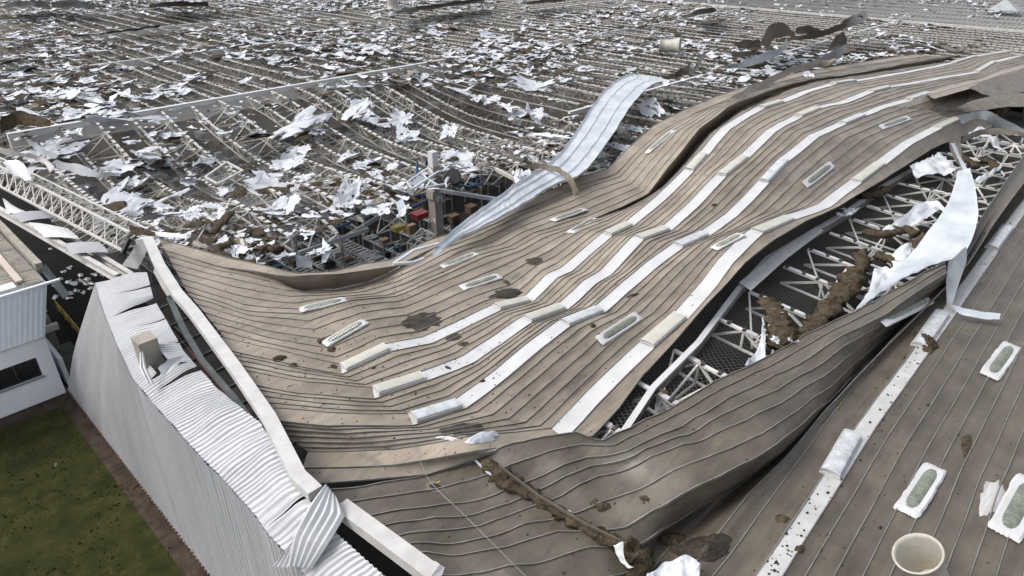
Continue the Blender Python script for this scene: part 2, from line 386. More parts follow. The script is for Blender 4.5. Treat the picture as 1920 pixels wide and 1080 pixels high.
# ---- near sheet that folds up over the tear
def gz(P): return [at(*p) for p in P]
N0 = gz([(605,917,11),(720,905,11),(807,891,11),(887,864,11.2),(960,832,11.7),(1080,811,12),(1130,823,11.7),(1280,747,11.8),(1400,682,11.8),(1530,617,11.9),(1640,562,12.2),(1773,489,12.8)])
N1 = gz([(670,967,11),(760,955,11),(840,943,11),(930,925,11.1),(1010,890,11.3),(1100,855,11.6),(1180,840,12.1),(1300,780,12.3),(1430,712,12.4),(1560,642,12.5),(1665,582,12.7),(1775,510,12.6)])
N2 = gz([(725,1005,11),(810,995,11),(900,980,11),(980,955,11),(1053,927,11.1),(1120,890,11.4),(1200,865,11.9),(1320,815,12.5),(1440,765,12.7),(1565,685,12.2),(1662,615,11.3),(1775,535,11.1)])
N3 = gz([(775,1035,11),(850,1035,11),(950,1023,11),(1045,997,11),(1113,997,10.9),(1175,985,11.0),(1250,945,11.5),(1350,890,12.2),(1455,830,12.4),(1560,742,11.2),(1655,655,10.0),(1772,560,9.8)])
pN4 = [(825,1075,11),(900,1070,11),(1000,1055,11),(1107,1027,11),(1160,1022,10.8),(1205,1015,10.7),(1270,975,10.6),(1375,915,10.6),(1468,850,10.4),(1558,770,10.0),(1648,685,9.5),(1762,585,9.3)]
N4 = gz(pN4)
N5 = gz([(850,1112,10.9),(950,1105,10.9),(1050,1100,10.9),(1135,1080,10.9),(1180,1066,10.6),(1212,1040,10.2)] + [(x - 18, y - 10, z - .5) for x, y, z in pN4[6:]])
flap = thing('folded_roof', 'brown standing seam sheet folded up over the torn edge beside the open joists', 'roof', (26, 12, 11))
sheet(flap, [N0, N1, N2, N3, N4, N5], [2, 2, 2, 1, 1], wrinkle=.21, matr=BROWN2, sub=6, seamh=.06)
# ---- standing roof on the right
def yo(x): return -.5 + .5 * min(1, max(0, (x - 17) / 11)) + .6 * min(1, max(0, (x - 31) / 29))
XS = [13, 16.8, 22, 27, 33, 40, 48, 60, 78, 98]
def plane(y, dz=0): return [Vector((x, y + yo(x), 11 + dz + .05 * nz((x, y, 0), .3, 2))) for x in XS]
I0 = gz([(1090,1120,10.3),(1160,1020,10.2),(1270,915,9.9),(1375,835,9.6),(1465,755,9.3),(1560,680,9.2),(1660,605,9.4),(1800,480,11.9),(1850,392,12.4),(1940,262,12.6)])
I1 = gz([(1225,1150,10.9),(1300,1060,10.9),(1400,930,11.0),(1470,862,11.05),(1556,760,11.15),(1640,672,11.25),(1726,586,11.4),(1815,495,12.1),(1866,415,12.2),(1950,300,12.3)])
Im = gz([(1170,1150,10.2),(1240,1045,9.9),(1345,930,9.6),(1432,855,9.4),(1522,768,9.3),(1605,692,9.4),(1698,603,9.8),(1808,488,11.7),(1858,403,12.0),(1945,280,12.2)])
I2 = plane(6.4, -.15); I3 = plane(5.32); S6b = plane(4.66)
standing = thing('standing_roof', 'flat brown standing seam roof with one long white strip still in place on the right', 'roof', (30, 0, 11))
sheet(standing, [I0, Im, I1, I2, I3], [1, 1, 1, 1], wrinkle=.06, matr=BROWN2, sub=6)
sheet(standing, [I3, S6b], [1], wrinkle=.02, whites={(0, 0): STRIPD}, seams=False, sub=5, bow=.0)
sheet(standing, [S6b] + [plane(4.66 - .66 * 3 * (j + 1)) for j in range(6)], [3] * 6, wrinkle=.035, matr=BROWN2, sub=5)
# upper right crumpled sheets
def ribbon(name, label, cat, L, R, mt, sub=5, n=4, wrk=.05, parent=None, group=None, reg=True, ribs=0, k=.8):
    a = curve([at(*p) if len(p) == 3 and not isinstance(p, Vector) else p for p in L], sub, k); b = curve([at(*p) if len(p) == 3 and not isinstance(p, Vector) else p for p in R], sub, k)
    rows = []
    for q in range(n + 1):
        t = q / n; r = []
        for p1, p2 in zip(a, b):
            p = p1.lerp(p2, t)
            d = nz(p, .9, 4) * wrk * 2 + nz(p, 2.4, 8) * wrk + (abs(nz(p, 3.3, 12)) * -wrk * 1.1 if wrk > .1 else 0)
            if ribs: d += ribs * (1 if q % 2 else 0)
            r.append(p + Vector((0, 0, d)))
        rows.append(r)
    m = MB().grid(rows)
    if reg: register(m)
    return m.build(name, mt, parent, True, label=label, cat=cat, group=group, center=parent is None)
ribbon('roof_sheet', 'dark brown sheet end curling over the far corner at the upper right edge', 'metal sheet',
       [(1815,165,14.5),(1850,150,14.3),(1890,138,14),(1940,120,13.6)], [(1868,186,13.4),(1885,182,13.2),(1910,175,13),(1960,160,12.6)], BROWN3)
ribbon('roof_sheet', 'brown sheet bridging the dark opening below the curled far corner', 'metal sheet',
       [(1785,205,14.2),(1820,190,14.2),(1870,178,13.8),(1950,172,13)], [(1790,212,13.6),(1845,206,13.6),(1890,200,13.2),(1960,198,12.6)], BROWN3)
ribbon('roof_sheet', 'grey brown strip bending down from the end of the fourth white strip', 'metal sheet',
       [(1795,218,14.8),(1830,208,14.9),(1855,209,14.7),(1880,222,14),(1935,248,12.8)], [(1803,232,14.1),(1832,222,14.2),(1848,224,14.1),(1868,238,13.2),(1930,262,12.2)], SILVERD)
ribbon('roof_sheet', 'narrow brown sheet crossing the open joists at the upper right', 'metal sheet',
       [(1800,262,13.5),(1830,246,13.5),(1870,240,13.4),(1935,250,12.6)], [(1806,268,13),(1840,254,13),(1880,252,13),(1935,258,12.3)], BROWN3)
ribbon('roof_sheet', 'torn brown tongue tapering down across the open joists', 'metal sheet',
       [(1778,262,13.6),(1781,280,13),(1790,300,12.5),(1803,318,12),(1808,335,11.9)], [(1802,255,13.6),(1802,275,13),(1804,297,12.5),(1808,318,12),(1810,335,11.9)], BROWN3)

# ------------------------------------------------------------------ ray casting onto the laid sheets
BVH = BVHTree.FromPolygons(SURF_V, SURF_F)
def hit(px, py, zdef=11.0):
    d = (FW * FPX + RT * (px - 960) - UP * (py - 540)).normalized()
    loc, nrm, i, dist = BVH.ray_cast(CAMP, d)
    if loc is None: return at(px, py, zdef), Vector((0, 0, 1))
    if nrm.dot(d) > 0: nrm = -nrm
    return loc, nrm

# ------------------------------------------------------------------ skylights
ORD = ['first', 'second', 'third', 'fourth', 'fifth', 'sixth', 'seventh', 'eighth', 'ninth', 'tenth', 'eleventh', 'twelfth']
def dome_profile(w, h, n=8):
    return [(-w / 2, 0)] + [(-w / 2 * math.cos(math.pi * i / n), h * (.45 + .55 * math.sin(math.pi * i / n))) for i in range(n + 1)] + [(w / 2, 0)]
def cap_skylight(p, q, kind, label, w=.74, h=.2, grp='box skylights along the white strips'):
    r = thing('box_skylight', label, 'skylight', p, grp)
    d = (q - p).normalized(); a = d.cross(Vector((0, 0, 1))).normalized(); u = a.cross(d).normalized()
    MB().bar(p + u * .03, q + u * .03, w + .08, .1, up=u).build('curb', WHITE, r)
    n = 14 if kind == 'clear' else 1
    prof = dome_profile(w, h); rows = []
    for s in range(25):
        t = s / 24; o = p.lerp(q, .03 + .94 * t)
        rows.append([o + a * x + u * (.085 + z + (.005 if s % 2 else 0)) for x, z in prof])
    m = MB().grid(rows); i = len(m.v); k = len(prof)
    m.f.append(tuple(range(k))); m.f.append(tuple((len(rows) - 1) * k + j for j in range(k)))
    m.build('dome', LENSC if kind == 'clear' else LENS, r, False)
    for e in ((p, q) if kind == 'cream' else (p, p.lerp(q, .5), q)):
        dd = d if e is p else -d
        MB().grid([[e + dd * s + a * x * 1.05 + u * (.085 + z * 1.07) for x, z in prof] for s in (.0, .09)]).build('end_cap', STRIP if kind == 'cream' else WHITE, r)
    return r
def onS(S, i, t=0): 
    return S[i] + Vector((0, 0, .0))
rows = ((S1, 'uppermost', [(2,3),(6,7),(10,11),(13,14),(16,17),(19,20),(22,23)], 'cream'), (S2, 'second', [(2,3),(6,7),(10,11),(13,14),(16,17),(19,20),(22,23)], 'cream'),
        (S3, 'third', [(2,3),(6,7),(10,11),(13,14),(16,17),(19,20)], 'clear'), (S4, 'lowest', [(6,7),(10,11),(13,14),(16,17)], 'cream'))
for S, nm, prs, kind in rows:
    for j, (a, b) in enumerate(prs):
        p = S[a].lerp(S[b], .04); q = S[a].lerp(S[b], .96)
        cap_skylight(p, q, kind, '%s skylight dome, %s from the left on the %s white strip of the torn roof' % (kind, ORD[j], nm), w=.62 if S is not S4 else .76, h=.1)
for pa, pb, lab in (((1555,893),(1597,818),'clear dome skylight on the right hand white strip, nearest the camera'), ((1722,652),(1765,590),'clear dome skylight on the right hand white strip beside the brown wool'), ((1858,468),(1888,428),'clear dome skylight on the right hand white strip, farthest up')):
    p, _ = hit(*pa); q, _ = hit(*pb); cap_skylight(p, q, 'clear', lab, w=.7, h=.2)
def flat_skylight(pa, pb, label, w=1.0, lw=.46, splash=.12, matl=LENSG):
    p, n1 = hit(*pa); q, n2 = hit(*pb)
    r = thing('lens_skylight', label, 'skylight', p.lerp(q, .5), 'ribbed lens skylights in white painted frames')
    d = (q - p).normalized(); n = (n1 + n2).normalized(); a = d.cross(n).normalized(); u = a.cross(d).normalized(); L = (q - p).length
    if u.z < 0: u = -u; a = -a
    off = n * .05
    rnd = random.Random(int(pa[0]))
    # white painted frame: ragged patch with a raised rim
    m = MB(); out = []; K = 52
    for i in range(K):
        t = 2 * math.pi * i / K; cx, cy = math.cos(t), math.sin(t)
        s = 1 / max(abs(cx), abs(cy)); x = cx * s * L / 2; y = cy * s * w / 2
        out.append(p.lerp(q, .5) + d * (x + rnd.uniform(-1, 1) * splash * .28) + a * (y + rnd.uniform(-1, 1) * splash * .22) + u * .05)
    c = [p.lerp(q, .5) + (v - p.lerp(q, .5)) * .86 + u * .075 for v in out]
    cc = [p.lerp(q, .5) + (v - p.lerp(q, .5)) * .3 + u * .075 for v in out]
    m.grid([out, c, cc], True); m.f.append(tuple(2 * K + i for i in range(K))); m.build('painted_frame', STRIP, r)
    n_ = 16; rows = []; lw2 = lw / 2; LL = L * .41
    for s in range(n_ * 2 + 1):
        t = -1 + s / n_; x = t * LL; ww = lw2 * math.sqrt(max(0, 1 - abs(t) ** 7)) + .015; hh = (.13 if s % 2 else .095) * (1 - abs(t) ** 8 * .6)
        rows.append([p.lerp(q, .5) + d * x + a * (ww * math.cos(th)) + u * (.06 + hh * math.sin(th)) for th in [math.pi * i / 8 for i in range(9)]])
    MB().grid(rows).build('lens', matl, r, False)
    return r
for pa, pb, lab in (((562,583),(650,563),'bent narrow lens skylight beside the vertical fold at the left'), ((608,648),(686,603),'lens skylight with brown wool at its left end above the uppermost strip'),
    ((828,502),(895,476),'lens skylight midway along the back of the torn roof'), ((865,542),(938,518),'tilted lens skylight with torn white frame just behind a dark wool patch'),
    ((1035,415),(1098,393),'narrow lens skylight close to the back edge near the silver sheet'), ((1068,438),(1115,410),'lens skylight above the third box dome of the uppermost strip'),
    ((1213,288),(1264,245),'lens skylight standing alone high on the steep back slope'), ((1122,641),(1198,592),'lens skylight between third and lowest white strips at the centre'),
    ((1338,468),(1392,440),'half crushed lens skylight between third and lowest strips'), ((1508,348),(1560,308),'lens skylight between third and lowest strips high on the slope'), ((1650,240),(1705,221),'smallest lens skylight near the upper right end of the slope')):
    flat_skylight(pa, pb, lab, w=.64, lw=.4, splash=.07)
flat_skylight((1697,965), (1755,876), 'lens skylight on the standing roof just above the ventilator', .86, .46)
flat_skylight((1853,708), (1898,647), 'lens skylight on the standing roof farthest up at the right edge', .86, .46)
flat_skylight((1880,1005), (1935,900), 'lens skylight with a smear of white paint beside it cut by the right edge', 1.05, .55)
flat_skylight((1650,605), (1742,560), 'lens skylight hanging on the dark underside of the folded sheet', .75, .4, .04)

# ------------------------------------------------------------------ loose wool, foil and patches
def smear(px, py, sx, sy, mt, rz=0, name='dirt_patch', label=None, cat=None, h=.03, thick=0., seed=0, group=None, K=28):
    "ragged patch draped on the sheet below it"
    rnd = random.Random(seed + int(px * 7 + py)); c, n = hit(px, py)
    m = MB(); rings = []
    for f in (1.0, .72, .4, .12):
        r = []
        for i in range(K):
            t = 2 * math.pi * i / K
            rr = f * (1 + .35 * noise.noise(Vector((math.cos(t) * 1.7, math.sin(t) * 1.7, px * .1))) + .1 * rnd.uniform(-1, 1) * (f > .5) + .25 * noise.noise(Vector((math.cos(t) * 5, math.sin(t) * 5, py * .1))))
            x = math.cos(t) * rr * sx; y = math.sin(t) * rr * sy
            X = x * math.cos(rz) - y * math.sin(rz); Y = x * math.sin(rz) + y * math.cos(rz)
            p, nn = hit(px + X, py + Y)
            if (p - c).length > 6: p = c + Vector((0, 0, 0))
            hh = h + thick * (1 - f) ** .6 * (.6 + .8 * abs(noise.noise(p * 3.1)))
            r.append(p + Vector((0, 0, hh if f < 1 else .012)))
        rings.append(r)
    m.grid(rings, True); m.f.append(tuple(3 * K + i for i in range(K)))
    return m.build(name, mt, None, True, label=label, cat=cat, group=group, center=True)
for a in ((790,603,38,17,'broad dark soggy wool patch in the valley of the torn roof',.05), (950,551,30,9,'dark wool patch below the torn white skylight frame',.12), (1003,490,16,7,'small dark wool patch in the dent at the centre of the roof',.1),
          (850,633,16,6,'small wet patch beside the uppermost white strip',.02), (870,805,42,10,'wet dark patch behind the broken skylight at the lower edge',.02)):
    smear(a[0], a[1], a[2], a[3], WOOLD, -.1, 'wool_patch', a[4], 'wool', .02, a[5])
rnd = random.Random(3)
WL = [(525,672,14,6),(550,685,9,4),(607,640,12,7),(620,655,9,6),(650,680,8,3),(625,688,7,4),(700,690,5,2),(1115,945,10,9),(1130,950,16,10),(1245,735,9,4),(1208,935,10,5),(840,690,6,2),(870,645,10,4),(905,715,5,2),
      (1112,611,6,4),(1123,628,4,2),(950,530,8,3),(1185,555,12,2),(1340,385,6,3),(1500,1030,10,9),(1465,972,14,8),(1740,760,3,3),(1812,835,10,22),(1650,990,4,3)]
WORD = 'first second third fourth fifth sixth seventh eighth ninth tenth eleventh twelfth thirteenth fourteenth fifteenth sixteenth seventeenth eighteenth nineteenth twentieth twenty-first twenty-second twenty-third twenty-fourth twenty-fifth'.split()
WL.sort()
for i, (x, y, a, b) in enumerate(WL):
    smear(x, y, a, b, WOOL, rnd.uniform(-.4, .4), 'wool_clump', 'small brown wool clump lying on the brown roof, %s from the left' % WORD[i], 'wool', .02, .12, i, 'small wool clumps on the roof', 16)
# tiny specks: stuff
def specks(name, n, fn, mt, s=(.03, .09), label='scattered dark crumbs of wool and dirt on the brown roof'):
    m = MB()
    for i in range(n):
        px, py = fn(); p, nn = hit(px, py, -99)
        if p.z < 5: continue
        r = rnd.uniform(*s); q = 5; k = len(m.v); m.v.append(p + Vector((0, 0, r * .6 + .02)))
        a0 = rnd.uniform(0, 6); st = rnd.uniform(.5, 2)
        for j in range(q):
            t = a0 + 2 * math.pi * j / q; rr = r * rnd.uniform(.6, 1.3); m.v.append(p + Vector((math.cos(t) * rr * st, math.sin(t) * rr, .005)))
        for j in range(q): m.f.append((k, k + 1 + j, k + 1 + (j + 1) % q))
    m.build(name, mt, None, False, label=label, cat='debris', kind='stuff')
def rA():
    while 1:
        x = rnd.uniform(400, 1900); y = rnd.uniform(130, 1075)
        if rnd.random() < .5: x, y = rnd.gauss(720, 170), rnd.gauss(640, 120)
        return x, y
specks('roof_crumbs', 1500, rA, WOOL, (.012, .045))
def rS():
    t = rnd.random(); return 1441 + (1913 - 1441) * t + rnd.gauss(0, 16), 1077 + (397 - 1077) * t + rnd.gauss(0, 8)
specks('strip_crumbs', 170, rS, WOOLD, (.015, .07), 'scattered dark crumbs along the right hand white strip')

def lumpy(m, pts, r, n=9, s=2.2, amp=.45, flat=.7):
    "a rope of wool: noisy tube through world points"
    P = curve([Vector(p) for p in pts], 7, 1.); rows = []
    for k, p in enumerate(P):
        d = (P[min(k + 1, len(P) - 1)] - P[max(k - 1, 0)]).normalized(); a = d.cross(Vector((0, 0, 1))).normalized(); b = a.cross(d)
        f = k / (len(P) - 1) * (len(pts) - 1); i = min(int(f), len(pts) - 2); rr = (r[i] * (1 - f + i) + r[i + 1] * (f - i)) if isinstance(r, (list, tuple)) else r
        row = []
        for j in range(n):
            t = 2 * math.pi * j / n; v = a * math.cos(t) + b * math.sin(t) * flat
            q = p + v * rr; row.append(p + v * rr * (1 + amp * 2 * noise.noise(q * s) + amp * noise.noise(q * s * 3.1)))
        rows.append(row)
    i = len(m.v); m.grid(rows, True); m.f.append(tuple(i + j for j in range(n))); m.f.append(tuple(i + (len(rows) - 1) * n + j for j in range(n)))
    return m
def H(px, py, dz=.1):
    p, n = hit(px, py); return p + Vector((0, 0, dz))
m = lumpy(MB(), [H(905,868), H(945,898), H(1000,935), H(1060,972), H(1110,1000), H(1160,1028), H(1190,1050), H(1205,1090)], [.16, .42, .25, .2, .22, .3, .5, .55], 11, 3.5, .5)
m.build('wool_roll', WOOL, None, True, label='long ragged rope of brown wool lying along the tear toward the bottom edge', cat='wool', center=True)
m = MB().polybar([H(890,866,.12), H(915,890,.1), H(965,920,.1), H(1010,940,.08), H(1070,964,.08)], .09, .05)
m.build('foil_edge', FOIL, None, label='thin white foil edge curling along the wool rope', cat='foil', center=True)
m = MB().polybar([H(935,890,.45), H(1010,945,.4), H(1100,998,.35), H(1172,1035,.4)], .07, .12)
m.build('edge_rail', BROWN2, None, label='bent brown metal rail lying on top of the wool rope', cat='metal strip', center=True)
smear(1320, 1030, 55, 26, WOOLD, -.2, 'wool_patch', 'dark brown wool and dirt heaped in the low corner by the white strip', 'wool', .03, .35)
smear(1260, 1012, 26, 12, WOOL, -.2, 'wool_patch', 'brown wool clump next to the white foil at the bottom', 'wool', .03, .3)
smear(1736, 642, 24, 15, WOOL, .6, 'wool_clump', 'brown wool clump draped over the right hand white strip', 'wool', .05, .45)
smear(905, 822, 28, 9, FOIL, -.2, 'skylight_wreck', 'crushed white skylight frame at the lower end of the torn roof', 'skylight', .05, .3)
smear(838, 823, 18, 3, STRIP, .1, 'foil_scrap', 'thin white torn rim left of the crushed skylight', 'foil', .05, .1)
smear(815, 913, 18, 9, mat('bleached halo', (.15, .13, .105), (.2, .175, .14), 2, .8), .1, 'bleached_patch', 'pale bleached patch around a small hole in the near roof', 'stain', .012, .0)
smear(816, 912, 12, 5, WOOLD, .1, 'roof_hole', 'small ragged dark hole with a yellow scrap in the near roof', 'hole', .03, .03)
p = H(818,911,.12); MB().bar(p, p + Vector((.16, -.05, .03)), .04).build('yellow_scrap', YEL, None, label='tiny yellow scrap sticking out of the small roof hole', cat='scrap', center=True)
smear(1858, 935, 22, 34, mat('white paint smear', (.5, .5, .51), (.3, .28, .25), 1.5, .6, stretch=(.4, 3, 1)), .4, 'paint_smear', 'smear of thin white paint left of the right edge skylight', 'stain', .02, .0)
# cables lying on the near sheet
for pts, lab in ((((648,560,12.2),(745,750,11.6),(800,893,11.5),(870,965,11.4),(990,1085,11.3)), 'thin grey cable running down the near roof to the bottom edge'),
                 (((418,510,12.2),(450,560,12.1),(478,605,12)), 'short thin cable on the left end of the roof')):
    MB().tube(curve([at(*p) for p in pts], 6), .009, 4).build('cable', SEAML, None, label=lab, cat='cable', center=True)

# ------------------------------------------------------------------ ground
def flat(name, pts, z, mt, kind='structure'):
    m = MB(); m.v = [Vector((x, y, z)) for x, y in pts]; m.f = [tuple(range(len(pts)))]
    o = m.build(name, mt); o['kind'] = kind; return o
flat('ground', [(-600, -600), (1500, -600), (1500, 1500), (-600, 1500)], -.02, GROUND)
flat('lawn', [(-60, -40), (5.7, -40), (5.7, 49.3), (-60, 49.3)], .0, GRASS)
flat('soil_strip', [(5.62, -40), (6.5, -40), (6.5, 50.8), (-60, 50.8), (-60, 49.25), (5.62, 49.25)], .006, SOIL)
flat('yard', [(6.6, 50.3), (15.5, 50.3), (15.5, 130), (6.6, 130)], .004, ASPH)
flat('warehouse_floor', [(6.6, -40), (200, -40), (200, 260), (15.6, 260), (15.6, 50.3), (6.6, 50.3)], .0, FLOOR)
# grass tufts
m = MB()
for i in range(2500):
    x = rnd.uniform(-10, 5.78 + .25 * nz((i, 0, 0), .37)); y = rnd.uniform(24, 49.3); d = nz((x, y, 0), .5, 3)
    if d < -.25 + rnd.uniform(-.2, .2): continue
    a = rnd.uniform(0, 6.3); h = rnd.uniform(.04, .12) * (1.2 + d); s = rnd.uniform(.03, .09)
    k = len(m.v); m.v += [Vector((x - s * math.cos(a), y - s * math.sin(a), 0)), Vector((x + s * math.cos(a), y + s * math.sin(a), 0)), Vector((x + h * rnd.uniform(-.6, .6), y + h * rnd.uniform(-.6, .6), h))]
    m.f.append((k, k + 1, k + 2))
m.build('grass_tufts', mat('grass blades', (.03, .036, .01), (.06, .06, .02), 1.4, .9, spec=.1), None, label='short mottled grass of the lawn', cat='grass', kind='stuff')
# ragged grass edge and small things on the lawn
p = at(105, 872, .0)
mm = MB(); mm.v = [p + Vector(v) for v in ((-.12, -.1, .01), (.14, -.06, .01), (.0, .12, .01), (.02, .0, .2))]; mm.f = [(0, 1, 3), (1, 2, 3), (2, 0, 3)]
mm.build('stone', PEBBLE, None, label='small pale stone lying alone on the lawn', cat='stone', center=True)
for (x, y, lab) in ((250, 915, 'brown twig and wool scrap at the lawn edge'), (163, 780, 'reddish clod of earth near the top of the soil strip'), (185, 812, 'pale clod of earth on the soil strip')):
    p = at(x, y, 0); lumpy(MB(), [p + Vector((-.3, .2, .03)), p, p + Vector((.5, .1, .03))], [.1, .14, .07], 8, 4, .4).build('earth_clod', SOIL if y < 900 else WOOL, None, True, label=lab, cat='clod', center=True)

# ------------------------------------------------------------------ warehouse front wall
def corrugated(name, lowc, topc, mt, parent, t0, t1, pitch=.21, amp=.068, nv=6, out=Vector((-1, 0, 0)), bulge=None, label=None, tornt=None, per=10):
    "lowc/topc: functions t->Vector; ribs along low->top"
    L = (lowc(t1) - lowc(t0)).length; L = max(L, (topc(t1) - topc(t0)).length); n = max(4, int(L / pitch) * 4); m = MB(); rows = []
    prof = (0, 1, 1, 0)
    cols = []
    for i in range(n + 1):
        t = t0 + (t1 - t0) * i / n; a = lowc(t); b = topc(t); h = prof[i % 4] * amp; col = []
        for j in range(nv + 1):
            s = j / nv; p = a.lerp(b, s)
            if bulge: p = p + bulge(t, s)
            col.append(p + out * h)
        cols.append(col)
    m.grid(cols)
    return m.build(name, mt, parent, label=label)
def poly_fn(pts):
    P = [Vector(p) for p in pts]; n = len(P) - 1
    def f(t):
        t = max(0, min(1, t)) * n; i = min(int(t), n - 1); return P[i].lerp(P[i + 1], t - i)
    return f
bk2 = [(180,531,11),(198,590,11),(222,648,11),(252,712,11),(300,768,11),(350,824,11),(385,862,11),(425,903,11),(478,962,11),(508,1004,11),(560,1062,11),(640,1150,11),(700,1210,11)]
brk = [at(*p) for p in bk2]
BY = [50.6, 44.5, 38.5] + [p.y for p in brk[3:]]
base = [(6.55, y, .25) for y in BY]
lowf = poly_fn(base); brkf = poly_fn(brk)
wall = thing('cladding_wall', 'tall white corrugated front wall of the warehouse with its top bent inward', 'wall', (6.55, 50, 0))
def bul(t, s): return Vector((-.25 * math.sin(math.pi * s) * max(0, 1 - t * 3) + .07 * nz((t * 40, s * 2, 0), 1), .3 * math.sin(math.pi * s) * nz((t * 9, s, 1), 1) * max(0, 1 - t * 2.5), 0))
NS = 42
for i in range(NS):
    corrugated('cladding_sheet', lowf, brkf, CLAD, wall, i / NS, (i + 1) / NS, nv=8, amp=.07, bulge=bul, out=Vector((-1, 0, 0)))
MB().bar((6.5, 50.6, .2), (6.5, 9, .2), .12, .1).build('base_flashing', RUST, wall)
# bolts along the base
m = MB()
for i in range(120):
    y = 50.3 - i * .33; m.box(6.38, y, .26, 6.46, y + .08, .36)
m.build('base_screws', CLIP, wall)
# bent upper part
inn = [(276,512,12.1),(288,560,12.1),(318,612,12.1),(345,660,12.1),(400,722,12.1),(450,765,12.1),(490,795,12.1),(515,838,12.1),(562,905,12.1),(585,945,12.1),(640,1010,12.1),(720,1080,12.1),(790,1150,12.1)]
inf = poly_fn([at(*p) for p in inn])
bkf2 = poly_fn([at(*p) + Vector((-.04, 0, .0)) for p in bk2])
cap = thing('bent_cladding', 'white corrugated sheets of the wall top folded over toward the roof edge', 'cladding', (8, 30, 11))
def up_(t, s): return Vector((0, 0, .1 * math.sin(math.pi * min(1, s * 1.0)) + .16 * nz((t * 30, s * 2, 2), 1)))
NU = 40
gaps = {2: ('tear', .45), 4: ('slit', .2), 8: ('slit', .1), 19: ('slit', .15), 27: ('slit', .3)}
k = 0
for i in range(NU):
    t0, t1 = i / NU, (i + 1) / NU
    if 9 <= i <= 10:   # sheets torn by the concrete post
        f2 = lambda t: bkf2(t).lerp(inf(t), .34) + Vector((0, 0, .3))
        corrugated('cladding_sheet', bkf2, f2, CLADUP, cap, t0, t1, nv=4, out=Vector((0, 0, 1)), bulge=lambda t, s: Vector((0, 0, .05 * s)))
        f3 = lambda t: bkf2(t).lerp(inf(t), .62) + Vector((0, 0, .42)); 
        corrugated('cladding_sheet', f3, inf, CLADUP, cap, t0, t1, nv=4, out=Vector((0, 0, 1)), bulge=lambda t, s: Vector((0, 0, .1 * (1 - s))))
        continue
    g = {1: .35, 3: .75, 5: .22, 8: .2, 11: .5, 22: .12, 28: .45}.get(i, 0)
    if g:
        # split along the sheet: inner end narrows, leaving a dark wedge
        inn2 = (lambda gg, a, b: (lambda t: inf(a + (t - a) * (1 - gg))))(g, t0, t1)
        corrugated('cladding_sheet', bkf2, inn2, CLADUP, cap, t0, t1, nv=7, out=Vector((0, 0, 1)), bulge=up_)
    else:
        corrugated('cladding_sheet', bkf2, inf, CLADUP, cap, t0, t1, nv=7, out=Vector((0, 0, 1)), bulge=up_)
# crumpled corner at the near end
def cq(L, R, lab, mt=CLADUP, n=12, amp=.06, name='cladding_sheet', cat='cladding', grp=None):
    a = curve([at(*p) for p in L], 5, .3); b = curve([at(*p) for p in R], 5, .3); rows = []
    for q in range(n * 2 + 1):
        rows.append([p1.lerp(p2, q / (2 * n)) + Vector((0, 0, amp if q % 2 else 0)) for p1, p2 in zip(a, b)])
    return MB().grid(rows).build(name, mt, None, label=lab, cat=cat, center=True, group=grp)
cq([(610,908,13),(577,952,12.9),(550,1005,12.2),(540,1062,11.4)], [(632,935,12.9),(646,968,12.7),(612,1025,12.2),(583,1068,11.4)], 'crumpled corrugated sheet standing up where the white gutter breaks', n=5, amp=.09)
cq([(560,1000,12),(530,1040,11.5),(510,1062,11.1)], [(600,945,12.4),(560,1020,11.9),(545,1066,11.2)], 'small crushed corrugated piece below the upright one', n=4)
# concrete post sticking through
p = at(272, 705, 11); p.z = 0
post = MB().box(p.x - .0, p.y - .45, .0, p.x + .85, p.y + .45, 12.95).build('concrete_post', CONCG, None, label='square concrete post poking through the torn white cladding', cat='post', center=True)
cq([(262,652,12.6),(262,690,12.3),(275,718,11.9)], [(268,655,12.6),(275,690,12.2),(290,722,11.8)], 'torn white sheet lip left of the concrete post', n=2, amp=.05)
cq([(296,690,12.6),(302,700,12.4),(292,712,12.2)], [(320,672,12.9),(345,668,12.8),(330,690,12.5)], 'torn sheet flap curled up right of the concrete post', n=2, amp=.04)
# ---- white box gutter along the roof end
gut = [(262,452,12.9),(278,450,13.1),(300,500,12.9),(333,552,12.6),(362,585,12.5),(440,690,12.5),(505,785,12.5),(535,845,12.5),(560,895,12.5),(592,925,12.5)]
g = thing('box_gutter', 'long white box flashing running along the end of the brown roof', 'flashing', at(440,690,12))
MB().polybar([at(*p) for p in gut], .55, .34).build('cover', WHITE, g)
MB().polybar([at(p[0], p[1], p[2]) + Vector((.3, 0, -.55)) for p in gut[2:]], .12, .7).build('side_board', DARKIN, g)
g2 = thing('box_gutter', 'shorter white box flashing ending open near the bottom edge', 'flashing', at(720,1030,12))
MB().bar(at(640,952,12.4), at(803,1073,12.4), .56, .42).build('cover', WHITE, g2)
MB().polybar([at(*p) for p in ((803,1073,12.4),(812,1080,12.4),(822,1086,12.3))], .62, .46).build('end_piece', WHITE, g2)
# legs of the broken corner
br = thing('bent_bracket', 'buckled white flashing bracket at the upper left roof corner', 'flashing', at(265,470,12))
MB().grid([[at(262,445,13), at(285,448,13)], [at(245,475,12), at(272,478,12)], [at(228,498,11), at(258,505,11)]]).build('plate', WHITE, br)
MB().bar(at(243,447,13), at(230,475,12.2), .3, .2).build('rubber_seal', BLACKR, br)
MB().polybar([at(300,470,12.8), at(292,510,12), at(308,540,11.6), at(318,555,11.5)], .22, .1).build('bent_leg', WHITE, br)
ribbon('roof_edge_strip', 'grey metal strip with dark wool on it, jutting right from the broken corner', 'metal strip', [(240,425,13.2),(280,432,13),(350,440,12.8)], [(245,436,13),(285,442,12.8),(350,448,12.6)], SILVERD, wrk=.02)
ribbon('wool_strip', 'dark brown wool strip on top of the grey metal strip', 'wool', [(240,421,13.4),(262,427,13.2),(290,433,13.1)], [(246,438,13.1),(268,441,13),(292,441,12.9)], WOOL, wrk=.08)
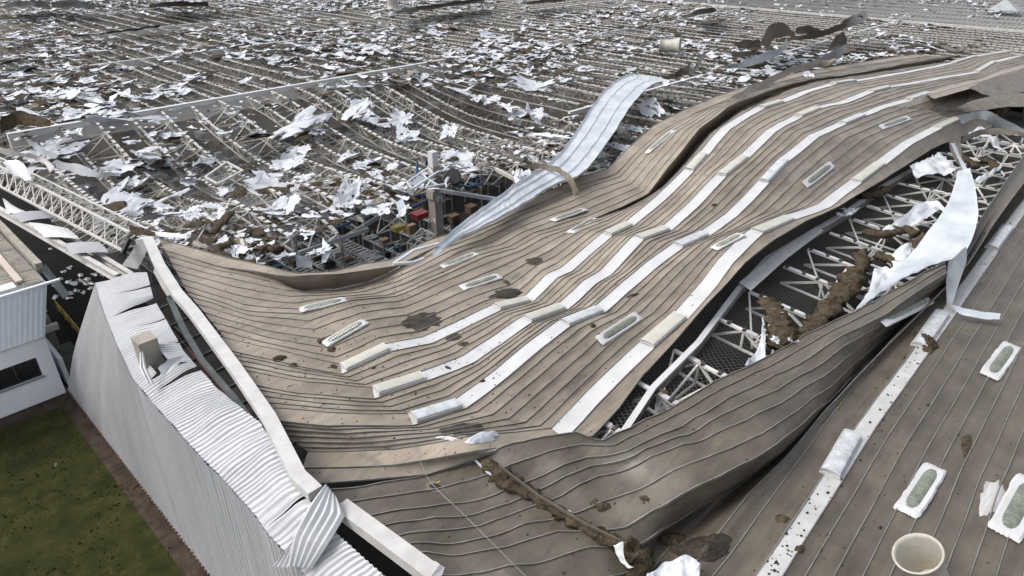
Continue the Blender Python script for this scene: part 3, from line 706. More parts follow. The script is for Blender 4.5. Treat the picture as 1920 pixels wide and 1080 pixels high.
# inside the wall: dark steel seen through the long gap
sf = thing('side_framing', 'dark steel purlins and long dark rail seen in the gap beside the white flashing', 'steel frame', at(400,640,10))
MB().polybar([at(*p) for p in ((318,560,11.2),(345,620,11),(380,680,11),(440,750,11),(500,830,11),(560,925,11))], .3, .25).build('rail', DARKG, sf)
for i in range(12):
    t = i / 11; a = at(300 + 260 * t, 575 + 340 * t, 10.2)
    bar_obj('purlin', a + Vector((-1.6, 0, -.3)), a + Vector((2.4, .2, 0)), .1, .16, DARKG, sf)
bar_obj('cable', at(325,620,11.6), at(420,735,11.3), .03, .03, RED, sf); bar_obj('cable', at(420,735,11.3), at(480,800,11.2), .03, .03, RED, sf)

# ------------------------------------------------------------------ neighbouring house
def aty(px, py, y):
    d = at(px, py, 0) - CAMP; return CAMP + d * (y / d.y)
Yh = 50.75; X1 = 6.35
hz1 = aty(100, 625, Yh).z; hz2 = aty(76, 535, Yh).z
XT = aty(76, 535, Yh).x + .35
h = thing('house', 'white two storey house with pale blue upper cladding and weathered grey roof', 'house', (0, 52, 0))
zw = hz1
wa, wb = aty(-40, 752, Yh), aty(80, 705, Yh); wt = aty(68, 670, Yh)
wz0, wz1 = wb.z + .05, wt.z; wx0, wx1 = -3.5, (wb.x + wt.x) / 2
m = MB(); y0, y1 = Yh, Yh + .22
m.box(-25, y0, 0, wx0, y1, zw).box(wx1, y0, 0, X1, y1, zw).box(wx0, y0, 0, wx1, y1, wz0).box(wx0, y0, wz1, wx1, y1, zw)
m.box(X1 - .22, y1 + .003, 0, X1, 78, zw)
m.build('wall', WALLP, h)
corrugated('blue_cladding', lambda t: Vector((-25 + (X1 + 25) * t, Yh - .04, zw - .02)), lambda t: Vector((-25 + (XT + 25) * t, Yh - .04, hz2)), CLADB, h, 0, 1, pitch=.32, amp=.03, out=Vector((0, -1, 0)), nv=2)
corrugated('blue_cladding', lambda t: Vector((X1 + .03, Yh + 27 * t, zw)), lambda t: Vector((XT + .03, Yh + 27 * t, hz2)), CLADB, h, 0, 1, pitch=.32, amp=.03, out=Vector((1, 0, 0)), nv=2)
MB().bar((-25, Yh - .08, hz2 + .05), (XT + .8, Yh - .08, hz2 + .05), .2, .14).build('fascia', CLADB, h)
MB().bar((-25, Yh - .05, zw), (X1, Yh - .05, zw), .1, .08).build('drip_rail', STRIPD, h)
wn_ = MB().box(wx0, Yh + .1, wz0, wx1, Yh + .14, wz1).build('window', GLASSD, h)
f = MB(); 
for x in [wx1 - .04 - 1.35 * i for i in range(7)]: f.box(x - .035, Yh + .05, wz0, x + .035, Yh + .1 - .002, wz1)
f.box(wx0, Yh + .045, wz1 - .06, wx1, Yh + .098, wz1).box(wx0, Yh + .04, wz0, wx1, Yh + .097, wz0 + .06)
f.build('frame', DARKIN, wn_)
MB().box(wx0, Yh - .12, wz0 - .13, wx1 + .1, Yh + .02, wz0 - .003).build('sill', mat('grey sill', (.25, .25, .26), None, 1, .7), wn_)
# roof: corrugated fibre cement falling to the front, ridge flashing and concrete parapet
for j in range(9):
    x1 = XT - .1 - j * 1.15
    for q in range(7):
        ya = Yh + .3 + q * 2.3
        corrugated('roof_sheet', lambda t, a=x1, y=ya: Vector((a, y + 2.25 * t, hz2 + .12 + .08 * ((y - Yh) / 5) + .03 * (q % 2))), lambda t, a=x1, y=ya: Vector((a - 1.14, y + 2.25 * t, hz2 + .22 + .08 * ((y - Yh) / 5) + .03 * (q % 2))), FIBRE, h, 0, 1, pitch=.42, amp=.07, out=Vector((0, 0, 1)), nv=1)
MB().bar((XT - 1.3, Yh + .6, hz2 + .42), (XT - 1.3, 78, hz2 + .75), .4, .14).build('roof_flashing', mat('pinkish render', (.42, .36, .3), (.52, .46, .4), 1, .9), h)
MB().bar((XT + .35, Yh + 2.6, hz2 + .1), (XT + .35, 90, hz2 + .1), .45, .8).build('parapet', FIBRE, h)
MB().box(XT - 3.0, Yh + .2, hz2 + .1, XT - 1.6, Yh + 1.2, hz2 + .3).build('roof_hatch', CONC, h)
MB().box(X1 + .02, Yh + .6, hz1 + 1.4, X1 + .75, Yh + 1.9, hz1 + 2.5).build('wall_unit', CONC, h)
MB().grid([[at(75,505,8.5), at(85,495,8.5)], [at(118,560,7), at(132,552,7)]]).build('side_canopy', DARKG, h)
annex = thing('garden_wall', 'low white wall and concrete ledge beside the house corner', 'wall', (7, 52, 0))
MB().box(6.72, 51.6, 0, 7.0, 56.5, 2.3).build('wall_panel', WALLP, annex)
MB().box(6.4, 56.7, 2.0, 8.2, 57.1, 2.5).build('ledge', CONC, annex)
MB().box(6.45, 57.2, 0, 7.9, 60.5, 3.0).build('pier', CONCG, annex)
MB().box(7.1, 51.4, .0, 8.8, 58, .03).build('green_paving', mat('mossy green', (.03, .05, .03), (.08, .09, .06), 1, .8), annex)
rl = thing('yellow_railing', 'yellow steel guard railing in the yard between house and warehouse', 'railing', at(135,600,0))
a, b = at(110,585,0), at(165,650,0)
for hgt in (.45, .8, 1.15):
    bar_obj('rail', a + Vector((0, 0, hgt)), b + Vector((0, 0, hgt)), .07, .07, YEL, rl)
for i in range(5):
    q = a.lerp(b, i / 4); bar_obj('post', q, q + Vector((0, 0, 1.25)), .11, .11, YEL, rl)
# yard shapes: pale patches lying around
for i in range(40):
    p = at(rnd.uniform(90, 240), rnd.uniform(440, 560), 0)
    if p.y < 52 or p.x < 7 or p.x > 15: continue
    m = MB(); K = 9; k = 0; m.v.append(p + Vector((0, 0, .12)))
    for j in range(K):
        t = 2 * math.pi * j / K; r = rnd.uniform(.1, .4); m.v.append(p + Vector((math.cos(t) * r, math.sin(t) * r * 1.6, .02 + rnd.uniform(0, .1))))
    for j in range(K): m.f.append((0, 1 + j, 1 + (j + 1) % K))
    m.build('foil_scrap', SILVERD, None, label='dull crumpled metal scrap lying on the dark yard beside the house', cat='scrap', group='scraps on the yard floor', center=True)

# ---- white beams and hanging corrugated sheets
def beam(name, lab, p, q, w, hh, mt=WHITE, cat='beam', grp=None):
    r = thing(name, lab, cat, p, grp)
    d = (q - p).normalized(); u = d.cross(Vector((0, 0, 1))).normalized().cross(d)
    MB().bar(p + u * hh / 2, q + u * hh / 2, w, .05).build('flange', mt, r); MB().bar(p - u * hh / 2, q - u * hh / 2, w, .05).build('flange', mt, r)
    MB().bar(p, q, .05, hh - .052).build('web', mt, r); return r
beam('steel_beam', 'long white steel beam running down beside the house roof', at(-30,378,9.4), at(222,522,9.2), .34, .55, grp=None)
beam('steel_beam', 'second white steel beam parallel to the long one, nearer the truss', at(120,440,9.2), at(248,518,9.1), .3, .45)
for i, (a, b) in enumerate((((175,482),(195,475)), ((200,505),(218,498)), ((100,450),(118,440)))):
    MB().bar(at(*a, 9.1), at(*b, 9.1), .06).build('tie_rod', WHITE, None, label=['first', 'second', 'third'][i] + ' short tie rod between the two white beams', cat='rod', center=True)
for i, (c, lab) in enumerate((([(5,372),(24,390),(60,403),(14,400)], 'farthest small corrugated sheet left on the white beam'), ([(22,403),(90,397),(102,407),(38,417)], 'second corrugated sheet lying across the white beam'),
    ([(52,418),(127,430),(148,447),(82,445)], 'third corrugated sheet lying skewed across the white beam'), ([(119,460),(187,455),(203,472),(132,477)], 'nearest corrugated sheet lying level across both white beams'))):
    P = [at(x, y, 9.75) for x, y in c]; rows = []
    for q in range(9):
        t = q / 8; rows.append([P[0].lerp(P[3], t).lerp(P[1].lerp(P[2], t), s / 4) + Vector((0, 0, .2 * (q % 2) + .06 * math.sin(s))) for s in range(5)])
    MB().grid(rows).build('cladding_sheet', CLADUP, None, label=lab, cat='metal sheet', center=True)
# lattice girder
lg = thing('lattice_girder', 'white triangular lattice girder sloping down to the broken roof corner', 'truss', at(120,400,10))
A0, A1 = at(-60,282,11.4), at(243,436,11.4); B0, B1 = at(-60,318,10.3), at(230,470,10.3); C0, C1 = at(-60,288,10.9) + Vector((1.3, 0, 0)), at(243,440,10.9) + Vector((1.2, 0, 0))
for a, b in ((A0, A1), (B0, B1), (C0, C1)): bar_obj('chord', a, b, .16, .16, WHITE, lg)
for i in range(17):
    t = i / 17; u = (i + .5) / 17; v = (i + 1) / 17
    for (a0, a1, b0, b1) in ((A0, A1, B0, B1), (A0, A1, C0, C1), (B0, B1, C0, C1)):
        bar_obj('web_member', a0.lerp(a1, t), b0.lerp(b1, u), .07, .07, JOIST, lg); bar_obj('web_member', b0.lerp(b1, u), a0.lerp(a1, v), .07, .07, JOIST, lg)

# ------------------------------------------------------------------ the stripped roof: joists, beams, netting
DX = 3.4
NUMJ = ('first second third fourth fifth sixth seventh eighth ninth tenth eleventh twelfth thirteenth fourteenth fifteenth sixteenth seventeenth eighteenth nineteenth twentieth twenty-first twenty-second twenty-third twenty-fourth twenty-fifth twenty-sixth twenty-seventh twenty-eighth twenty-ninth thirtieth thirty-first thirty-second thirty-third thirty-fourth thirty-fifth thirty-sixth thirty-seventh thirty-eighth thirty-ninth fortieth forty-first forty-second forty-third forty-fourth forty-fifth forty-sixth forty-seventh forty-eighth forty-ninth fiftieth').split()
def sm(x): x = max(0, min(1, x)); return x * x * (3 - 2 * x)
def zf(x, y):
    "height of the joist tops"
    z = 11.0
    if 48 < y < 83.2:
        amp = 3.4 * (1 - sm((x - 56) / 14)) * sm((x - 10) / 8)
        u = (83 - y) / 34.5; kk = sm((x - 30) / 8)
        z -= amp * (math.sin(math.pi * u) * (1 - kk) + kk * sm(u / .62) * 1.02)
    if y <= 50: z -= .25 * (50 - y) / 9 * (x < 46)
    z += .22 * nz((x, y, 0), .06, 2) + .1 * nz((x, y, 0), .3, 7)
    return z
def inview(p, mg=70):
    a = pix(p); return -mg < a[0] < 1920 + mg and -mg < a[1] < 1080 + mg
def place_joist(x, y0, y1, label, near=True, depth=1.15, dzf=None, brace=True, bx=DX, group='white lattice joists of the stripped roof', xo=lambda y: 0, nod=None, ww=.075, mt=None, chord=None):
    mt = mt or JOIST; zz = dzf or zf; n = nod or max(3, int((y1 - y0) / 2.3))
    P = []
    for i in range(n + 1):
        y = y0 + (y1 - y0) * i / n; P.append(Vector((x + xo(y), y, zz(x, y))))
    r = thing('roof_joist', label, 'joist', P[0], group)
    D = Vector((0, 0, -depth))
    MB().polybar(P, .22, .12).build('top_chord', chord or JOIST, r)
    MB().polybar([p + D for p in P], .14, .1).build('bottom_chord', chord or JOIST, r)
    m = MB(); m2 = MB()
    for i in range(n):
        ws = [(P[i] + Vector((0, 0, -.05)), P[i] + D), (P[i] + D if i % 2 else P[i], P[i + 1] if i % 2 else P[i + 1] + D)]
        for a, b in ws:
            if near: bar_obj('web_member', a, b, ww, ww, mt, r)
            else: m.bar(a, b, .09)
        if brace:
            X = Vector((-bx, 0, 0)); c1 = [(P[i], P[i] + X + D)]
            if i % 2: c1 += [(P[i], P[i + 1] + X + D * .95)]
            else: c1 += [(P[i] + D, P[i] + X + D), (P[i + 1], P[i] + X + D * .9)]
            for a, b in c1:
                if near: bar_obj('cross_brace', a + Vector((0, 0, -.06)), b, ww * .85, ww * .85, mt, r)
                else: m2.bar(a + Vector((0, 0, -.06)), b, .075)
    if m.v: m.build('web_members', JOISTW, r, kind='stuff')
    if m2.v and True: m2.build('cross_braces', JOISTW, r, kind='stuff')
    cl = MB(); rr = random.Random(int(x * 13 + y0)); wl = MB()
    yy = y0 + .2
    while yy < y1 - .7:
        t = (yy - y0) / (y1 - y0) * n; k = max(0, min(int(t), n - 1)); p = P[k].lerp(P[k + 1], t - k); L = rr.uniform(.45, .8)
        t2 = (yy + L - y0) / (y1 - y0) * n; k2 = max(0, min(int(t2), n - 1)); q = P[k2].lerp(P[k2 + 1], t2 - k2)
        if rr.random() < .85: wl.bar(p + Vector((0, 0, .085)), q + Vector((0, 0, .085)), .3, .04)
        if rr.random() < .85: cl.box(q.x - .15, q.y + .03, q.z + .063, q.x + .15, q.y + .2, q.z + .16)
        yy += L + rr.uniform(.22, .36)
    cl.build('clips', CLIP, r, kind='stuff')
    if wl.v: wl.build('strip_stubs', STRIP if near else STRIPD, r, kind='stuff')
    return r
# near rows
nj = 0
for i in range(-4, 13):
    x = 28.4 + DX * i
    if x < 13: continue
    if any(inview((x, y, 9)) for y in (52, 60, 70, 82)):
        lo = 50.5 if x < 60 else 50
        place_joist(x, lo, 82.7, '%s joist from the left in the sagging bay in front of the pale concrete beam' % NUMJ[nj], near=x < 56, brace=i % 2 == 0, ww=.095, mt=JOIST, chord=JOIST); nj += 1
k = 0
for x in (14.6, 18.0, 20.7, 24.0, 26.6, 30.2):
    place_joist(x, 41.2 - .5 * (k % 2), 50.2, '%s short broken joist from the left above the open racks' % ORD[k], True, depth=1.1, bx=2.8, ww=.1, mt=WHITE, brace=k in (1, 3, 5, 2), dzf=lambda X, Y: 11.0 - .05 * (50 - Y) + (-.6 if Y < 42 and X > 22 else 0), group='short broken joists over the open racks'); k += 1
# right of the silver sheet, row y 14.5..48.7, beyond the torn roof back edge
k = 0
for i in range(0, 60):
    x = 43 + DX * i
    if x > 168: break
    if i in (0, 1): ylo = 33
    else: ylo = 36 if x < 85 else 30 if x < 120 else 20
    place_joist(x, ylo, 48.3, 'joist behind the torn roof back edge, %s outward from the silver sheet' % NUMJ[k], near=x < 62, brace=i % 2 == 0, group='joists behind the torn roof'); k += 1
# far bays: one joist per pattern, copied
protos = {}
def proto(n, brace):
    key = brace
    if key in protos: return protos[key]
    r = place_joist(0, 0, 34.0, 'x', False, brace=brace, dzf=lambda X, Y: .12 * nz((X, Y, 3), .2), nod=15)
    protos[key] = r; return r
first = {True: True, False: True}
rowsY = [(49.2, 'first'), (83.6, 'second'), (118, 'third'), (152.5, 'fourth'), (187, 'fifth'), (221.5, 'sixth')]
cnt = 0; JC = {}
for y0, nm in rowsY:
    for i in range(-4, 48):
        x = 28.4 + DX * i
        if x > 168 or (nm == 'first' and x < 72): continue
        if not any(inview((x, y0 + 34 * t, 11), 25) for t in (0, .25, .5, .75, 1)): continue
        br_ = (i % 2 == 0); r = proto(0, br_)
        if first[br_]: o = r; first[br_] = False
        else:
            o = r.copy(); COL.objects.link(o)
            for ch in r.children:
                c = ch.copy(); COL.objects.link(c); c.parent = o
        o.location = (x, y0, 11 + .25 * nz((x, y0, 0), .05)); jn = JC.get(nm, 0); JC[nm] = jn + 1; o['label'] = 'pale lattice joist, %s from the left in the %s far bay of the stripped roof' % (NUMJ[min(jn, 49)], nm)
        o['group'] = 'joists of the %s bay' % nm; o.rotation_euler = (rnd.uniform(-.006, .006), 0, rnd.uniform(-.012, .012)); cnt += 1
print('far joists', cnt)
# main beams along x
def cbeam(pts, lab, w=.5, d=1.5, mt=CONC):
    b = thing('concrete_beam', lab, 'beam', pts[0])
    MB().polybar([Vector(p) - Vector((0, 0, d / 2)) for p in pts], w, d, up=(0, 0, 1)).build('girder', mt, b)
    MB().polybar([Vector(p) + Vector((0, 0, .05)) for p in pts], w + .12, .09).build('top_flange', STRIP, b); return b
cbeam([(13.5, 83, 11.15), (28, 83.1, 11.1), (50, 83.1, 11.1), (72, 83.1, 11.1)], 'long pale concrete beam crossing the stripped roof at the left', .5, 1.75)
for y, nm in ((117.6, 'second'), (152, 'third'), (186.5, 'fourth')):
    cbeam([(20, y, 11), (168, y, 11)], 'pale beam across the stripped roof, %s one back' % nm, .4, .9)
cbeam([(74, 83.1, 11), (168, 83.1, 11)], 'pale beam across the stripped roof at the right continuing the long one', .35, .7)
cbeam([(60, 48.8, 10.9), (168, 48.8, 10.9)], 'pale beam behind the torn roof at the right', .35, .8)
hb = thing('concrete_beam', 'white beam under the torn roof exposed along the opening', 'beam', (30, 14, 10))
HBp = [at(1140,850,10.0), at(1175,800,10.3), at(1225,725,10.7), at(1310,640,11), at(1385,540,11.3), at(1440,482,11.4), at(1510,440,11.3), at(1580,400,11.1), at(1660,345,11), at(1740,300,11)]
MB().polybar([p - Vector((0, 0, .07)) for p in HBp], .3, .14).build('top_flange', STRIP, hb)
MB().polybar([p - Vector((0, 0, .45)) for p in HBp], .1, .62).build('girder', JOISTW, hb)
MB().grid([[at(1385,530,11.45), at(1460,470,11.5), at(1530,425,11.45)], [at(1408,545,11.42), at(1475,485,11.42), at(1545,432,11.42)]]).build('cover_plate', STRIP, hb)
# joists in the opening
def yN(x):
    T = ((14, 12.9), (17, 12.6), (22, 11), (27, 10.2), (32, 9.1), (36, 7.9), (43, 6.3), (55, 6.8), (76, 7.8), (95, 8))
    for (a, b), (c, d) in zip(T, T[1:]):
        if x <= c: return b + (d - b) * max(0, x - a) / (c - a)
    return 8.0
k = 0
for x in (20.3, 23.6, 26.9, 31.0, 35.0, 39.6, 43.2, 46.9, 50.5, 54.0, 57.6, 61.2, 65, 69, 73, 77, 81, 85):
    place_joist(x, yN(x) - .2, 14.35, '%s joist from the near end in the opening of the torn roof' % NUMJ[k], True, depth=1.15, brace=k % 2 == 0, bx=3.45, nod=3, ww=.12, mt=LATW,
                dzf=lambda X, Y: 10.75 + (.0 if X > 30 else (X - 30) * .07) - .08 * (14 - Y) * (X < 60), group='joists in the opening', chord=LATW); k += 1
# netting
def net(name, lab, x0, x1, y0, y1, fn, mt, nx=40, ny=16):
    m = MB(); m.grid([[Vector((x0 + (x1 - x0) * i / nx, y0 + (y1 - y0) * j / ny, fn(x0 + (x1 - x0) * i / nx, y0 + (y1 - y0) * j / ny))) for j in range(ny + 1)] for i in range(nx + 1)])
    m.build(name, mt, None, True, label=lab, cat='netting', center=True)
sagn = lambda x, y: -.22 * abs(math.sin((x - 28.4) / DX * math.pi)) - .1
NX, NY = 80, 12
MB().grid([[Vector((15 + 75 * i / NX, yN(15 + 75 * i / NX) - .1 + (18.5 - yN(15 + 75 * i / NX)) * j / NY, 10.62 + min(0, (15 + 75 * i / NX - 30) * .07))) for j in range(NY + 1)] for i in range(NX + 1)]).build('wire_netting', NET, None, True, label='wire netting over the opening in the torn roof', cat='netting', center=True)
net('wire_netting', 'wire netting over the sagging bay at the left', 13, 72, 50, 83, lambda x, y: zf(x, y) + sagn(x, y), NETF, 100, 24)
net('wire_netting', 'wire netting hanging over the open racks at the left', 13.5, 30.5, 41, 50, lambda x, y: 10.6 + sagn(x, y), NETF, 30, 8)
net('wire_netting', 'wire netting behind the torn roof back edge', 43, 168, 19, 48.5, lambda x, y: zf(x, y) + sagn(x, y), NETF, 100, 12)
for y0, nm in rowsY:
    net('wire_netting', 'wire netting of the %s bay of the stripped roof' % nm, 72 if nm == 'first' else 13, 168 if y0 < 150 else 200, y0 if nm != 'first' else 49.5, y0 + 34, lambda x, y: 10.9 + sagn(x, y), NETF, 120, 6)

# ------------------------------------------------------------------ torn foil and wool over the field
def scrap_mesh(seed, mt, nx=15, ny=9, crump=.42, thick=0.):
    r = random.Random(seed); v = []; f = []; off = Vector((r.uniform(0, 99), r.uniform(0, 99), 0)); curl = r.uniform(-.9, 1.2); cv2 = r.uniform(-.6, .6); tw = r.uniform(-1.4, 1.4); cx0 = r.uniform(-.3, .3)
    for i in range(nx + 1):
        for j in range(ny + 1):
            x = i / nx - .5; y = j / ny - .5
            X = x + .16 * noise.noise(off + Vector((x * 3, y * 3, 1))); Y = (y + .2 * noise.noise(off + Vector((x * 3, y * 3, 7)))) * (1 + .5 * noise.noise(off + Vector((x * 2.5, 0, 3))))
            if i in (0, nx): X += r.uniform(-.09, .09)
            if j in (0, ny): Y += r.uniform(-.1, .1)
            Z = crump * (.62 * noise.noise(off + Vector((x * 2.4, y * 2.4, 0))) + .2 * noise.noise(off + Vector((x * 7, y * 7, 0))) - .35 * abs(noise.noise(off + Vector((x * 2.2 + y, y * 4, 9))))) + curl * (x - cx0) ** 2 * 1.1 + cv2 * y * y + tw * x * y
            v.append(Vector((X, Y, Z)))
    for i in range(nx):
        for j in range(ny):
            if noise.noise(off + Vector((i * 5 / nx, j * 4.2 / ny, 11))) > .42: continue
            f.append((i * (ny + 1) + j, (i + 1) * (ny + 1) + j, (i + 1) * (ny + 1) + j + 1, i * (ny + 1) + j + 1))
    return v, f
def clump_mesh(seed):
    r = random.Random(seed); v = []; f = []; off = Vector((r.uniform(0, 99), 0, 0)); n, k = 10, 6
    for a in range(k):
        for b in range(n):
            t = 2 * math.pi * b / n; rr = .5 * math.cos(a / k * 1.5); q = Vector((math.cos(t) * rr, math.sin(t) * rr, .28 * math.sin(a / k * 1.57)))
            v.append(q * (1 + .55 * noise.noise(q * 4 + off) + .3 * noise.noise(q * 11 + off)))
    for a in range(k - 1):
        for b in range(n): f.append((a * n + b, a * n + (b + 1) % n, (a + 1) * n + (b + 1) % n, (a + 1) * n + b))
    f.append(tuple((k - 1) * n + b for b in range(n)))
    return v, f
SCR = [scrap_mesh(i, FOIL) for i in range(16)]; CLU = [clump_mesh(i) for i in range(8)]
def mkmesh(name, vf, mt, smooth=False):
    me = bpy.data.meshes.new(name); me.from_pydata([tuple(p) for p in vf[0]], [], vf[1]); me.materials.append(mt)
    if smooth: me.polygons.foreach_set('use_smooth', [True] * len(me.polygons))
    return me
SCM = [mkmesh('foil_scrap', s, FOIL) for s in SCR]; SCMS = [mkmesh('foil_scrap', s, SILVER) for s in SCR[:6]]; CLM = [mkmesh('wool_clump', s, WOOL, True) for s in CLU]
def put(me, name, p, sx, sy, sz, rz, label, cat, group, tilt=.15):
    o = bpy.data.objects.new(name, me); COL.objects.link(o); o.location = p; o.scale = (sx, sy, sz); o.rotation_euler = (rnd.uniform(-tilt, tilt), rnd.uniform(-tilt, tilt), rz)
    return tag(o, label, cat, group)
def fieldpt(px, py, dz=.25):
    z = 11.0
    for _ in range(6):
        p = at(px, py, z); z = zf(p.x, p.y) + dz
    return at(px, py, z)
BIG = [(272,288,42,30,-.7),(228,312,60,18,0),(258,340,25,32,.8),(217,355,20,24,0),(230,385,74,42,-.2),(205,325,30,14,0),(561,232,48,36,.6),(600,246,24,25,0),(489,250,50,26,0),(455,230,35,15,.2),(556,286,45,20,.3),(542,308,62,18,0),
 (655,292,34,20,.2),(680,310,35,15,0),(514,352,95,20,-.1),(505,333,42,16,0),(566,333,40,12,0),(536,386,48,32,0),(494,389,42,22,-.3),(394,386,40,26,-.6),(436,355,45,25,-.4),(655,364,36,50,0),(445,470,34,30,-.8),(472,488,28,25,0),
 (367,333,35,25,0),(669,205,42,22,.4),(711,225,48,20,0),(755,222,38,18,0),(764,251,40,18,0),(842,247,32,20,0),(694,305,50,14,0),(708,392,56,22,0),(755,394,18,30,0),(895,183,22,18,0),(919,186,32,12,0),(858,168,52,22,0),(953,197,32,20,-.5),
 (1000,217,36,25,0),(970,213,36,12,0),(1028,255,24,44,-.8),(980,328,36,26,0),(903,316,50,20,.2),(858,292,62,16,.2),(1000,160,72,13,.1),(1060,148,24,16,0),(1163,277,30,46,-.9),(1137,247,32,26,0),(1217,203,42,22,-.3),(1260,200,28,14,0),
 (100,283,52,28,.3),(33,317,42,24,.3),(120,180,48,15,0),(47,130,32,16,0),(20,192,50,12,0),(60,215,60,10,0),(150,210,70,12,-.2),(200,215,50,14,-.2),(240,222,16,34,1.3),(330,250,30,14,0),(300,305,40,14,-.3),(640,380,30,16,0),(600,470,18,26,1.2),
 (535,480,40,16,0),(360,400,30,18,-.8),(310,372,20,36,1.1),(300,405,26,30,1.2),(345,440,22,20,0),(415,455,20,16,0),(385,300,34,14,0),(420,250,30,12,0),(785,345,22,12,0),(820,60,40,8,0),(930,70,60,8,0),(700,90,40,9,0),(480,80,44,10,0),(560,85,50,9,0)]
NUMW = ('first second third fourth fifth sixth seventh eighth ninth tenth eleventh twelfth thirteenth fourteenth fifteenth sixteenth seventeenth eighteenth nineteenth twentieth twenty-first twenty-second twenty-third twenty-fourth twenty-fifth twenty-sixth twenty-seventh twenty-eighth twenty-ninth thirtieth thirty-first thirty-second thirty-third thirty-fourth thirty-fifth thirty-sixth thirty-seventh thirty-eighth thirty-ninth fortieth forty-first forty-second forty-third forty-fourth forty-fifth forty-sixth forty-seventh forty-eighth forty-ninth fiftieth').split()
def brow(y): return 0 if y > 330 else 1 if y > 200 else 2
ROWN = ('near the open racks', 'in the sagging bay', 'behind the concrete beam')
BIGL = {}
for rr_ in range(3):
    for n_, i_ in enumerate(sorted([i for i, q in enumerate(BIG) if brow(q[1]) == rr_], key=lambda i: BIG[i][0])):
        BIGL[i_] = 'large white foil scrap %s, %s from left' % (ROWN[rr_], NUMW[n_])
for i, (x, y, a, b, rz) in enumerate(BIG):
    p = fieldpt(x, y, .3); d = (p - CAMP).length; s = d / FPX
    el = math.asin((CAMZ - p.z) / d); sx = a * s * .9; sy = b * s / math.sin(el) * .72 * (1 if d < 95 else .6)
    th = math.atan2(RT.y, RT.x) - rz * .8
    put(SCM[i % 16], 'foil_scrap', p, sx, sy, min(1.1, max(sx, sy) * .24), th, BIGL[i], 'foil', 'large torn foil pieces', .3)
    o2 = fieldpt(x + a * rnd.uniform(-.5, .5), y + b * rnd.uniform(-.4, .5), .3)
    put(SCM[(i * 7 + 3) % 16], 'foil_scrap', o2, sx * .75, sy * .32, .5, th + rnd.uniform(-1.3, 1.3), 'narrow torn strip beside the ' + BIGL[i].replace('white ', ''), 'foil', 'narrow foil strips', .35)
    if i % 2 == 0:
        q = fieldpt(x + a * rnd.uniform(-.6, .6), y + b * rnd.uniform(-.2, .7), .15)
        put(CLM[i % 8], 'wool_clump', q, sx * rnd.uniform(.5, .9), sy * rnd.uniform(.5, .9), .5, th, 'brown wool clump under the ' + BIGL[i].replace('white ', ''), 'wool', 'wool clumps on the stripped roof')
# random ones following the joists
def fieldrandom():
    px = rnd.uniform(0, 1900); py = 2 + 480 * rnd.random() ** 1.7
    return px, py
small = MB(); smw = MB(); smd = MB(); smb = MB(); nobj = 0; nw = 0
def addm(m, vf, p, sx, sy, sz, rz):
    c, s = math.cos(rz), math.sin(rz); k = len(m.v)
    for v in vf[0]:
        x, y = v.x * sx, v.y * sy; m.v.append(Vector((p.x + x * c - y * s, p.y + x * s + y * c, p.z + v.z * sz)))
    for f in vf[1]: m.f.append(tuple(k + j for j in f))
SMALLS = [scrap_mesh(100 + i, FOIL, 4, 3, .35) for i in range(10)]
def blocked(px, py):
    # points covered by the laid sheets or outside the stripped part
    loc, *_ = BVH.ray_cast(CAMP, (FW * FPX + RT * (px - 960) - UP * (py - 540)).normalized())
    if loc is not None: return True
    p = at(px, py, 11)
    return p.x > 225 or 81.6 < p.y < 85 and p.x < 72 and rnd.random() < .8 or p.x < 13 or p.y < 40 and p.x < 44 or p.y < 18
tries = 0; N_ = 0
while N_ < 6900 and tries < 90000:
    tries += 1
    px, py = fieldrandom()
    if blocked(px, py): continue
    p = fieldpt(px, py, .12); dist = (p - CAMP).length
    dn = nz(p, .045, 21) + .8 * nz(p, .16, 33)
    if dn < -.12 + rnd.uniform(-.3, .35): continue
    if dist < 100 and (N_ > 4300 or (17 < p.x < 38 and 50 < p.y < 82 and rnd.random() < .5)): continue
    N_ += 1
    # pull toward the nearest joist
    if rnd.random() < .55:
        xj = 28.4 + DX * round((p.x - 28.4) / DX); p.x = xj + rnd.gauss(0, .35)
    r = rnd.random()
    L = (.4 + 1.7 * rnd.random() ** 1.8) * (1 + .5 * max(0, dn)) if dist > 95 else .22 + .9 * rnd.random() ** 2 
    rz = rnd.gauss(0, .35) if rnd.random() < .65 else rnd.gauss(1.57, .3)
    if r < .66:
        if nobj < 115 and dist < 120 and L > .6:
            nobj += 1
            put(SCM[nobj % 16], 'foil_scrap', p, L * 1.4, L * .8, L * .42, rz, 'small torn white foil scrap caught on the joists of the stripped roof', 'foil', 'small foil scraps on the joists', .3)
        else: addm(small, SMALLS[N_ % 10], p, L * 1.25, L * .55, L * .42, rz)
    elif r < .93:
        if nw < 200 and dist < 120:
            nw += 1; put(CLM[nw % 8], 'wool_clump', p, L * rnd.uniform(.8, 1.6), L * rnd.uniform(.6, 1.1), .25, rz, 'brown wool clump caught on the netting of the stripped roof', 'wool', 'wool clumps on the netting')
        else: addm(smw, CLU[N_ % 8], p, L * 1.2, L * .8, .3, rz)
    elif r < .965: addm(smd, SMALLS[N_ % 10], p, L * 1.6, L * .5, L * .4, rz)
    else: addm(smb, SMALLS[N_ % 10], p, L * 2.2, L * .8, L * .7, rz)
small.build('foil_litter', FOIL, None, label='countless small white foil shreds over the stripped roof', cat='foil', kind='stuff')
smw.build('wool_litter', WOOL, None, True, label='countless brown wool shreds over the stripped roof', cat='wool', kind='stuff')
smb.build('roof_litter', BROWN3, None, label='scattered torn brown roof metal shreds over the stripped roof', cat='scrap', kind='stuff')
smd.build('metal_litter', SILVERD, None, label='countless small grey sheet shreds over the stripped roof', cat='scrap', kind='stuff')
